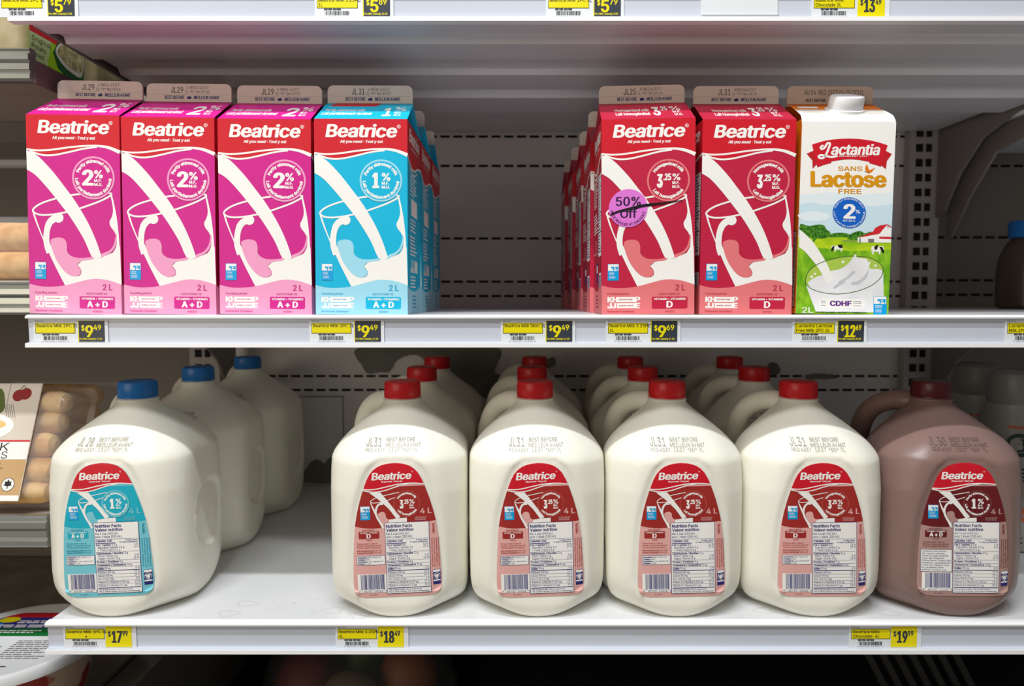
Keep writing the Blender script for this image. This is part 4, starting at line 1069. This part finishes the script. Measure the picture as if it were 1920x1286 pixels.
def jug_label(key):
    mb = MB(); ro = radians(1.6); c_, s_ = cos(ro), sin(ro)
    def fn(x, y, l):
        dx, dy = (x - 400), (y - 700)
        x2 = dx * c_ + dy * s_; y2 = -dx * s_ + dy * c_
        u = x2 * LS; h = LH0 + (1250 - (y2 + 700)) * LS
        return (u, yfront(u, h) - .0008 - l * .00007, h)
    mb.art(label_art(key), fn, cu=list(range(30, 790, 26)), cv=[110, 150, 190, 230, 270, 320, 400, 600, 800, 950, 1020, 1070, 1110, 1150, 1180, 1210, 1235])
    return mb
def jug_stamp(code, mat):
    a = Art()
    a.text(code, 0, 26, 14, 13, mat, 1); a.text('BEST BEFORE', 34, 82, 7, 6, mat, 1); a.text('MEILLEUR AVANT', 33, 92, 15, 6, mat, 1)
    a.text('REG 4337   13:27  *ED* 7L', 0, 88, 22, 5.5, mat, 1)
    mb = MB()
    def fn(x, y, l):
        u = -.031 + x * .00061; h = .1860 - y * .00058
        return (u, yfront(u, h) - .0011, h)
    mb.art(a, fn)
    return mb
def make_jug(key, code, label, loc, rz, group):
    t = thing('milk_jug', label, 'milk jug', loc, (0, 0, radians(rz)), group)
    mat = CHOC if key == 'choc' else MILK
    t.scale = (1, 1, 1.0105)
    jug_body(mat).build('body', t, smooth=True, angle=50)
    jug_handle(mat).build('handle', t, smooth=True, angle=60)
    jug_cap({'red': CAP_R, 'blue': CAP_B, 'choc': CAP_M}[key]).build('cap', t, smooth=True, angle=35)
    lb = jug_label(key).build('label', t)
    jug_stamp(code, STAMP_P if key != 'choc' else ink('stamp_on_chocolate', (110, 92, 92))).build('date_stamp', t)
    return t
ZJ = Z_LOW + .0006; YJ = .0710
jb = make_jug('blue', 'JL 28', 'front blue-capped milk jug at the open shelf end', (-.4210, YJ, ZJ), 2, 'blue-capped milk jugs')
dup(jb, (-.4245, YJ + .152, ZJ), (0, 0, radians(2)), 'second blue-capped milk jug, right behind the front one')
dup(jb, (-.4180, YJ + .304, ZJ), (0, 0, radians(-3)), 'third blue-capped milk jug, deepest of the blue-capped row')
jr = make_jug('red', 'JL31', 'front red-capped milk jug next to the empty shelf gap, above the 18.49 tag', (-.1232, YJ, ZJ), 3, 'red-capped milk jugs')
cols = [(-.1240, -.1220, -.1185), (.0258, .0272, .0356), (.1743, .1770, .1870), (.3222, .3275, .3440)]
names = ['column nearest the empty gap', 'second red-capped column from the empty gap', 'third red-capped column from the empty gap', 'red-capped column beside the chocolate milk']
fr = [None, 'front red-capped milk jug, second from the empty gap', 'front red-capped milk jug, third from the empty gap', 'front red-capped milk jug beside the chocolate milk jug']
rots = [(3, 2, 0), (2, 1, -1), (0, 1, 1), (-2, -2, 0)]
for i in range(4):
    for k in range(3):
        if i == 0 and k == 0: continue
        lab = fr[i] if k == 0 else ('red-capped milk jug in the %s row of the %s' % ('middle' if k == 1 else 'rearmost', names[i]))
        dup(jr, (cols[i][k], YJ + .152 * k, ZJ), (0, 0, radians(rots[i][k])), lab)
make_jug('choc', 'JL 30', 'brown chocolate milk jug with maroon cap above the 19.99 tag', (.4722, YJ + .001, ZJ), -5, None)

# ================================================================== NEXT BAY ON THE RIGHT
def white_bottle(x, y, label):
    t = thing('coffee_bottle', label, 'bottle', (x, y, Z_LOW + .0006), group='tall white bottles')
    mb = MB(); bm_ = mk('bottle_white_shaded', (150, 150, 144), rough=.35)  # white plastic greyed in colour to stand in for shade
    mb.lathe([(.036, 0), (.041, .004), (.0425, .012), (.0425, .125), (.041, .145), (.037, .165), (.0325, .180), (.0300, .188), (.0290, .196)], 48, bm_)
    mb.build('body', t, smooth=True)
    mb = MB(); mb.lathe([(.0300, .192), (.0308, .194), (.0304, .222), (.0280, .232), (.021, .2365)], 48, mk('bottle_cap_shaded', (124, 124, 120), rough=.4)); mb.build('cap', t, smooth=True)  # white cap, its shade put into a grey colour
    a = Art(); DG = ink('logo_dark_green', (24, 60, 48)); OR = ink('label_orange', (196, 92, 50))
    a.disc(0, -142, 15, DG, 1, 28); a.ring(0, -142, 9, 10, bm_, 2, 24); a.disc(0, -140, 4, bm_, 2, 12)
    a.lines(-16, 16, [-112, -107, -102, -97, -92], 2, BLACK, 1, .4); a.rect(-2, -86, 1, -70, BLACK, 1)
    a.stroke(smooth([(-18, -66), (-4, -54), (14, -40), (20, -30)], 4), 5, OR, 1); a.stroke(smooth([(16, -68), (2, -52), (-16, -36)], 4), 5, OR, 1)
    a.lines(-16, 14, [-22, -16], 2, BLACK, 1, .3); a.lines(-14, 10, [-166], 3, OR, 1, .3)
    mb = MB()
    prof = [(.0425, .125), (.041, .150), (.036, .170), (.030, .182)]
    def fn(u, v, l):
        h = -v / 1000; r = .0425 if h < .125 else interp([(b, a_) for a_, b in prof], h)
        th = -pi / 2 - .45 + u / 1000 / .0425; r += .0004 + l * .0001
        return (r * cos(th), r * sin(th), h)
    mb.art(a, fn); mb.build('label', t)
    return t
white_bottle(.687, .305, 'tall white coffee bottle directly behind the chocolate milk jug')
white_bottle(.674, .215, 'tall white coffee bottle cut by the picture edge, behind the chocolate milk jug')
t = thing('water_bottle', 'dim plastic bottle with a blue cap deep in the next bay', 'bottle', (.800, .36, Z_MID + .0006)); t.scale = (1, 1, .78)
mb = MB(); mb.lathe([(.036, 0), (.042, .006), (.042, .07), (.040, .10), (.030, .13), (.021, .142)], 40, mk('bottle_clear_dimmed', (74, 66, 56), rough=.3)); mb.build('body', t, smooth=True)  # clear body given a dark colour so it looks dim
mb = MB(); mb.lathe([(.027, .140), (.0285, .143), (.0285, .170), (.026, .173)], 40, CAP_B); mb.build('cap', t, smooth=True)

# ================================================================== NEIGHBOURING BAY ON THE LEFT
def alu_shelf(z, label):
    t = thing('store_shelf', label, 'shelf', (0, 0, z))
    mb = MB(); prof = [(.035, -.010), (.48, -.010), (.48, -.022), (.40, -.030), (.33, -.022), (.30, -.034), (.22, -.026), (.18, -.034), (.10, -.028), (.035, -.030)]
    mb.extrude_x(prof, -1.2, -.499, mk('left_shelf_enamel', (172, 164, 160), rough=.35)); mb.build('deck', t)
    mb = MB()
    prof = [(.034, 0), (.026, .000), (.024, -.002), (.026, -.005), (.0225, -.007), (.0225, -.0125), (.026, -.0145), (.0235, -.0165), (.0235, -.0225), (.026, -.0245), (.024, -.027), (.024, -.0315), (.026, -.034), (.034, -.034)]
    mb.extrude_x(prof, -1.2, -.4965, ALU)
    mb.build('front_rail', t)
    mb = MB(); mb.box(-.4985, -.4965, .034, .48, -.034, -.0103, mk('left_end_plate', (120, 104, 104), rough=.4)); mb.build('end_plate', t)
    return t
alu_shelf(.277, 'ribbed aluminium fronted shelf of the neighbouring bay holding the salad tubs')
alu_shelf(.036, 'ribbed aluminium fronted shelf of the neighbouring bay holding the pastry pack')
alu_shelf(-.213, 'ribbed aluminium fronted shelf of the neighbouring bay holding the roll packs')
# salad tubs
SALAD = mk('salad_tub_plastic', (196, 184, 150), rough=.4, noise=(40, (170, 156, 116), .35, .65))
OLIVE = mk('salad_tub_olive', (116, 100, 52), rough=.4, noise=(40, (90, 76, 40), .35, .65))
def tub(name_label, x, y, body, labelled):
    t = thing('salad_tub', name_label, 'tub', (x, y, .2675), group='salad tubs')
    mb = MB(); n = 24
    def ring(h, w, d, r): return [(px, py, h) for px, py in rr(-w, -d, w, d, r, 5)]
    lv = [(0, .042, .042), (.004, .0445, .0445), (.085, .0485, .0485), (.087, .0505, .0505), (.092, .0505, .0505)]
    vv = []
    for h, w, d in lv: vv += ring(h, w, d, .012)
    k = len(vv) // len(lv)
    ff = [(i * k + j, i * k + (j + 1) % k, (i + 1) * k + (j + 1) % k, (i + 1) * k + j) for i in range(len(lv) - 1) for j in range(k)] + [tuple(range(k - 1, -1, -1)), tuple((len(lv) - 1) * k + j for j in range(k))]
    mb.add(vv, ff, body); mb.build('body', t, smooth=True)
    if labelled:
        a = Art(); G1 = ink('tub_lime', (158, 214, 30)); G2 = ink('tub_green', (24, 92, 40)); BW = ink('tub_bowl', (222, 222, 206))
        a.rect(0, 0, 86, 84, G1, 0); a.rect(0, 0, 86, 52, RED, 1); a.poly([(0, 52), (34, 52), (26, 84), (0, 84)], ink('tub_pale', (190, 214, 150)), 1)
        a.poly(smooth([(36, 62), (46, 46), (62, 36), (86, 34), (86, 84), (60, 82), (44, 76)], 5), G2, 2)
        a.poly(smooth([(40, 58), (50, 46), (66, 38), (86, 38), (86, 72), (66, 74), (48, 68)], 5, True), BW, 3)
        a.poly(smooth([(43, 58), (52, 48), (66, 42), (85, 42), (85, 67), (66, 69), (50, 64)], 5, True), mk('potato_salad_print', (150, 140, 92), noise=(160, (206, 198, 150), .4, .62)), 4)
        TX = ink('tub_text', (52, 58, 50))
        for i, s_ in enumerate(('Original', 'Potato', 'Salad')): a.text(s_, 3, 3 + len(s_) * 3.7, 60 + i * 8, 5, TX, 4)
        a.text('Salade de', 8, 34, 83, 4.5, TX, 4)
        mb = MB(); mb.art(a, lambda x_, y_, l: (.0487 + .0004 + l * .0001 - y_ * .00004, -.043 + x_ * .001, .086 - y_ * .001)); mb.build('label', t)
    return t
tub('square tub with a green potato salad label', -.5555, .086, SALAD, True)
tub('olive coloured salad tub beside the potato salad', -.662, .092, OLIVE, False)
tub('pale salad tub behind the potato salad', -.5540, .196, SALAD, False)

# pastry pack on the middle shelf of the left bay
CLEAR = clear_plastic('clear_film', gloss=.16); CLEAR2 = clear_plastic('clear_shell', gloss=.20)
DOUGH = mk('baked_dough', (236, 196, 128), rough=.6, noise=(45, (204, 146, 78), .4, .68))
def roll_mesh(l, r):
    mb = MB(); n = 20; xs = [-l / 2, -l / 2 + r * .25, -l / 2 + r * .8, 0, l / 2 - r * .8, l / 2 - r * .25, l / 2]; rs = [.35 * r, .8 * r, r, r * 1.03, r, .8 * r, .35 * r]
    vv = [(x, q * cos(2 * pi * j / n), q * sin(2 * pi * j / n) * .92) for x, q in zip(xs, rs) for j in range(n)]
    ff = [(i * n + j, i * n + (j + 1) % n, (i + 1) * n + (j + 1) % n, (i + 1) * n + j) for i in range(6) for j in range(n)] + [tuple(range(n)), tuple(6 * n + j for j in range(n))[::-1]]
    mb.add(vv, ff, DOUGH); return mb
t = thing('pastry_pack', 'film-wrapped tray of golden pastries half hidden by the first pink carton', 'pack of pastries', (-.575, .135, .0265))
mb = MB(); mb.box(-.085, .070, -.085, .085, 0, .012, mk('foam_tray', (190, 180, 166), rough=.6)); mb.build('tray', t)
for i in range(2):
    for k in range(4):
        roll_mesh(.145, .018).build('pastry', t, smooth=True, loc=(-.006, -.062 + k * .040, .030 + i * .030))
mb = MB()
mb.prism([(p[0], p[1]) for p in rr(-.086, .004, .086, .083, .02, 5)], .158, lambda u, v, w: (-.087 + w, u, v), CLEAR); mb.build('film', t, smooth=True)

# roll packs leaning back on the lower shelf
def roll_pack(x, y, z, lean, label, art):
    t = thing('roll_pack', label, 'pack of rolls', (x, y, z), (radians(-lean), 0, 0), 'packs of rolls')
    # local: x right, z up the leaning face, y backwards
    Hh = .140; Wd = .155
    for i in range(5):
        roll_mesh(.120, .0145).build('roll', t, smooth=True, loc=(-.082 + .004 * sin(i * 2.1), .018, .018 + i * .0255), rot=(i * .9, .05 * sin(i * 1.7), .06 * cos(i * 2.3)))
    mb = MB()
    def loop(y_, m): return [(px, y_, pz) for px, pz in rr(-Wd + m, m, -m, Hh - m, .012, 5)]
    L1 = [loop(.036, .000), loop(.034, .000), loop(.033, .007), loop(.004, .011), loop(.000, .016)]
    vv = [p for l in L1 for p in l]; k = len(L1[0])
    ff = [(i * k + j, i * k + (j + 1) % k, (i + 1) * k + (j + 1) % k, (i + 1) * k + j) for i in range(4) for j in range(k)] + [tuple(4 * k + j for j in range(k))]
    mb.add(vv, ff, CLEAR2); mb.build('clear_shell', t, smooth=True, angle=60)
    if art:
        a = Art(); TAN = ink('sleeve_tan', (196, 160, 112)); CR = ink('sleeve_cream', (214, 204, 190)); GR = ink('pear_green', (84, 100, 40)); CH_ = ink('cherry_red', (140, 24, 30))
        a.rect(22, 0, 137, 134, TAN, 0); a.rect(22, 0, 137, 66, CR, 1); a.rect(22, 66, 137, 68, BRED, 2); a.rect(22, 68, 137, 88, W_, 2); a.rect(22, 128, 137, 134, W_, 2)
        for xx in (76, 100): a.rect(xx, 0, xx + .6, 26, GREY, 2)
        a.poly(smooth([(70, 34), (72, 20), (80, 8), (90, 6), (96, 16), (98, 32), (84, 38)], 4, True), GR, 3)
        a.disc(112, 14, 7, CH_, 3, 18); a.disc(120, 12, 7, CH_, 3, 18); a.stroke([(112, 8), (116, 2), (120, 6)], 1, GR, 4)
        a.disc(84, 50, 30, W_, 2, 30, 15); a.poly(smooth([(60, 46), (80, 42), (100, 44), (104, 50), (84, 56), (62, 54)], 4, True), DOUGH, 3)
        a.stroke(smooth([(68, 44), (76, 52), (88, 48), (98, 54)], 4), 1.4, W_, 4)
        for i in range(5): a.stroke([(98 + i * 2.4, 24), (104 + i * 2.4, 40)], .6, GREY, 3)
        a.text('K', 104, 114, 78, 9, BLACK, 3); a.text('S', 107, 114, 87, 8, BLACK, 3); a.text('ROLL', 84, 112, 98, 6, BLACK, 3)
        a.rect(70, 67, 102, 84, ink('sticker_pale_blue', (206, 216, 232)), 3); a.lines(76, 100, [76, 79], 1.6, MATS['print_logo_mid_blue'], 4, .2)
        a.rect(84, 112, 100, 118, BRED, 3); a.lines(102, 112, [114, 116.2], 1.2, BLACK, 3, .2)
        a.disc(122, 116, 7.5, BLACK, 3, 24); a.disc(122, 116, 6.9, W_, 4, 24)
        a.poly([(122, 110), (123.5, 113), (126, 112.5), (125.4, 115.5), (127, 117), (122.6, 118), (122.4, 121), (121.6, 121), (121.4, 118), (117, 117), (118.6, 115.5), (118, 112.5), (120.5, 113)], BLACK, 5)
        mb = MB()
        mb.prism([(-.155, .006), (-.043, .006), (-.043, .138), (-.155, .138)], .0008, lambda u, v, w: (u, -.0022 + w, v), CR)
        mb.art(a, lambda x_, y_, l: (-.1765 + x_ * .00097, -.0023 - l * .00006, .1375 - y_ * .00098))
        mb.build('card_sleeve', t)
    return t
roll_pack(-.4990, .046, -.2095, 20, 'clear pack of rolls in a printed card sleeve beside the blue-capped jug', True)
roll_pack(-.4990, .106, -.2095, 20, 'clear pack of rolls behind the one in the printed sleeve', False)

# base of the case on the left and the round tub on it
mb = MB(); mb.box(-1.3, -.493, -.08, .49, -.60, -.442, DECK_TAN); mb.box(-1.3, -.49, -.085, -.08, -.60, -.437, WHITE_METAL)
tag(mb.build('base_deck'), 'tan base deck of the neighbouring bay under the round white tub', 'deck')
mb = MB(); mb.box(-.487, -.452, -.06, .49, -.60, -.445, mk('divider_grey', (112, 108, 102), rough=.5)); tag(mb.build('bay_divider'), 'grey divider rail between the two bays below the jug shelf', 'divider')
t = thing('round_tub', 'round beige tub with red printed blocks under a printed white lid', 'tub', (-.560, .055, -.4415))
RS = mk('tub_print', (214, 188, 166), rough=.4, noise=(30, (168, 52, 40), .54, .60, 2))
mb = MB(); mb.lathe([(.062, 0), (.066, .004), (.080, .066), (.081, .070)], 64, RS); mb.build('body', t, smooth=True)
LID = mk('lid_white', (224, 226, 228), rough=.35)
mb = MB(); mb.lathe([(.0835, .064), (.0875, .066), (.0885, .075), (.0865, .0785), (.0815, .0785), (.0785, .0765), (.0, .0765)], 72, LID)
a = Art(); GB = ink('lid_green', (20, 110, 50)); PB = ink('lid_purple_blue', (52, 44, 130))
def chord(y0, y1, R=75):
    out = []
    for y in [y0 + (y1 - y0) * i / 8 for i in range(9)]: out.append((-sqrt(max(R * R - y * y, 0)), y))
    for y in [y1 + (y0 - y1) * i / 8 for i in range(9)]: out.append((sqrt(max(R * R - y * y, 0)), y))
    return out
a.poly(chord(-66, -28), PB, 1); a.poly(chord(-28, -10), GB, 1); a.poly(chord(-66, -54), RED, 2)
a.disc(-40, -48, 12, YEL, 3, 20, 7); a.disc(46, -46, 16, BRED, 3, 24, 8); a.disc(-52, -34, 14, LOGO_M, 3, 20, 8)
a.lines(-26, 52, [-46, -42], 2.6, W_, 4, .2); a.lines(-44, 54, [-36, -32], 2.6, W_, 4, .1); a.lines(-34, 20, [-23, -19], 2.4, W_, 4, .2)
a.lines(-60, 0, [0 + i * 4 for i in range(11)], 1.6, GREY, 1, .4); a.lines(6, 60, [0 + i * 4 for i in range(10)], 1.6, GREY, 1, .4)
a.lines(-40, 40, [52, 58], 1.8, BLACK, 1, .3)
mb.art(a, lambda x_, y_, l: (x_ * .001, -y_ * .001, .0765 + .0001 + l * .00008))
mb.build('lid', t, smooth=True)

# platter on the case floor and the grille
t = thing('party_platter', 'dim domed party platter on the case floor under the jug shelf', 'platter', (-.235, .33, -.5995))
mb = MB(); mb.lathe([(.120, 0), (.150, .012), (.152, .018), (.140, .016), (.0, .014)], 64, mk('platter_black', (40, 40, 42), rough=.4)); mb.build('tray', t, smooth=True)
rnd = random.Random(4)
FC = [mk('food_red', (96, 24, 20), rough=.6), mk('food_green', (50, 74, 26), rough=.6), mk('food_orange', (110, 62, 34), rough=.6), mk('food_cream', (104, 90, 70), rough=.6)]  # food colours darkened to imitate the dimness under the shelf
for k, (x, y, r, h) in enumerate(((-.075, -.03, .046, .07), (.0, .05, .05, .075), (.075, -.01, .046, .07), (.0, -.07, .044, .06))):
    mb = MB(); pr = [(r, 0), (r * .95, h * .5), (r * .7, h * .85), (r * .3, h), (.001, h)]
    mb.lathe(pr, 24, FC[k]); mb.build('food_portion', t, smooth=True, loc=(x, y, .016))
mb = MB(); mb.lathe([(.146, .018), (.143, .05), (.130, .085), (.10, .104), (.05, .112), (.002, .113)], 64, clear_plastic('dome_plastic', gloss=.06)); mb.build('dome', t, smooth=True)
mb = MB()
for i in range(7):
    mb.prism([(0, 0), (.010, 0), (.075, -.12), (.065, -.12)], .006, lambda u, v, w, i=i: (.50 + i * .022 + u, .30 + w, -.46 + v), mk('grille_grey', (58, 58, 58), rough=.5))
mb.box(.50, .65, .300, .306, -.462, -.454, MATS['grille_grey']); mb.box(.56, .72, .300, .306, -.5995, -.578, MATS['grille_grey'])
tag(mb.build('air_grille'), 'slanted grey air grille in the dark under the chocolate milk jug', 'grille')
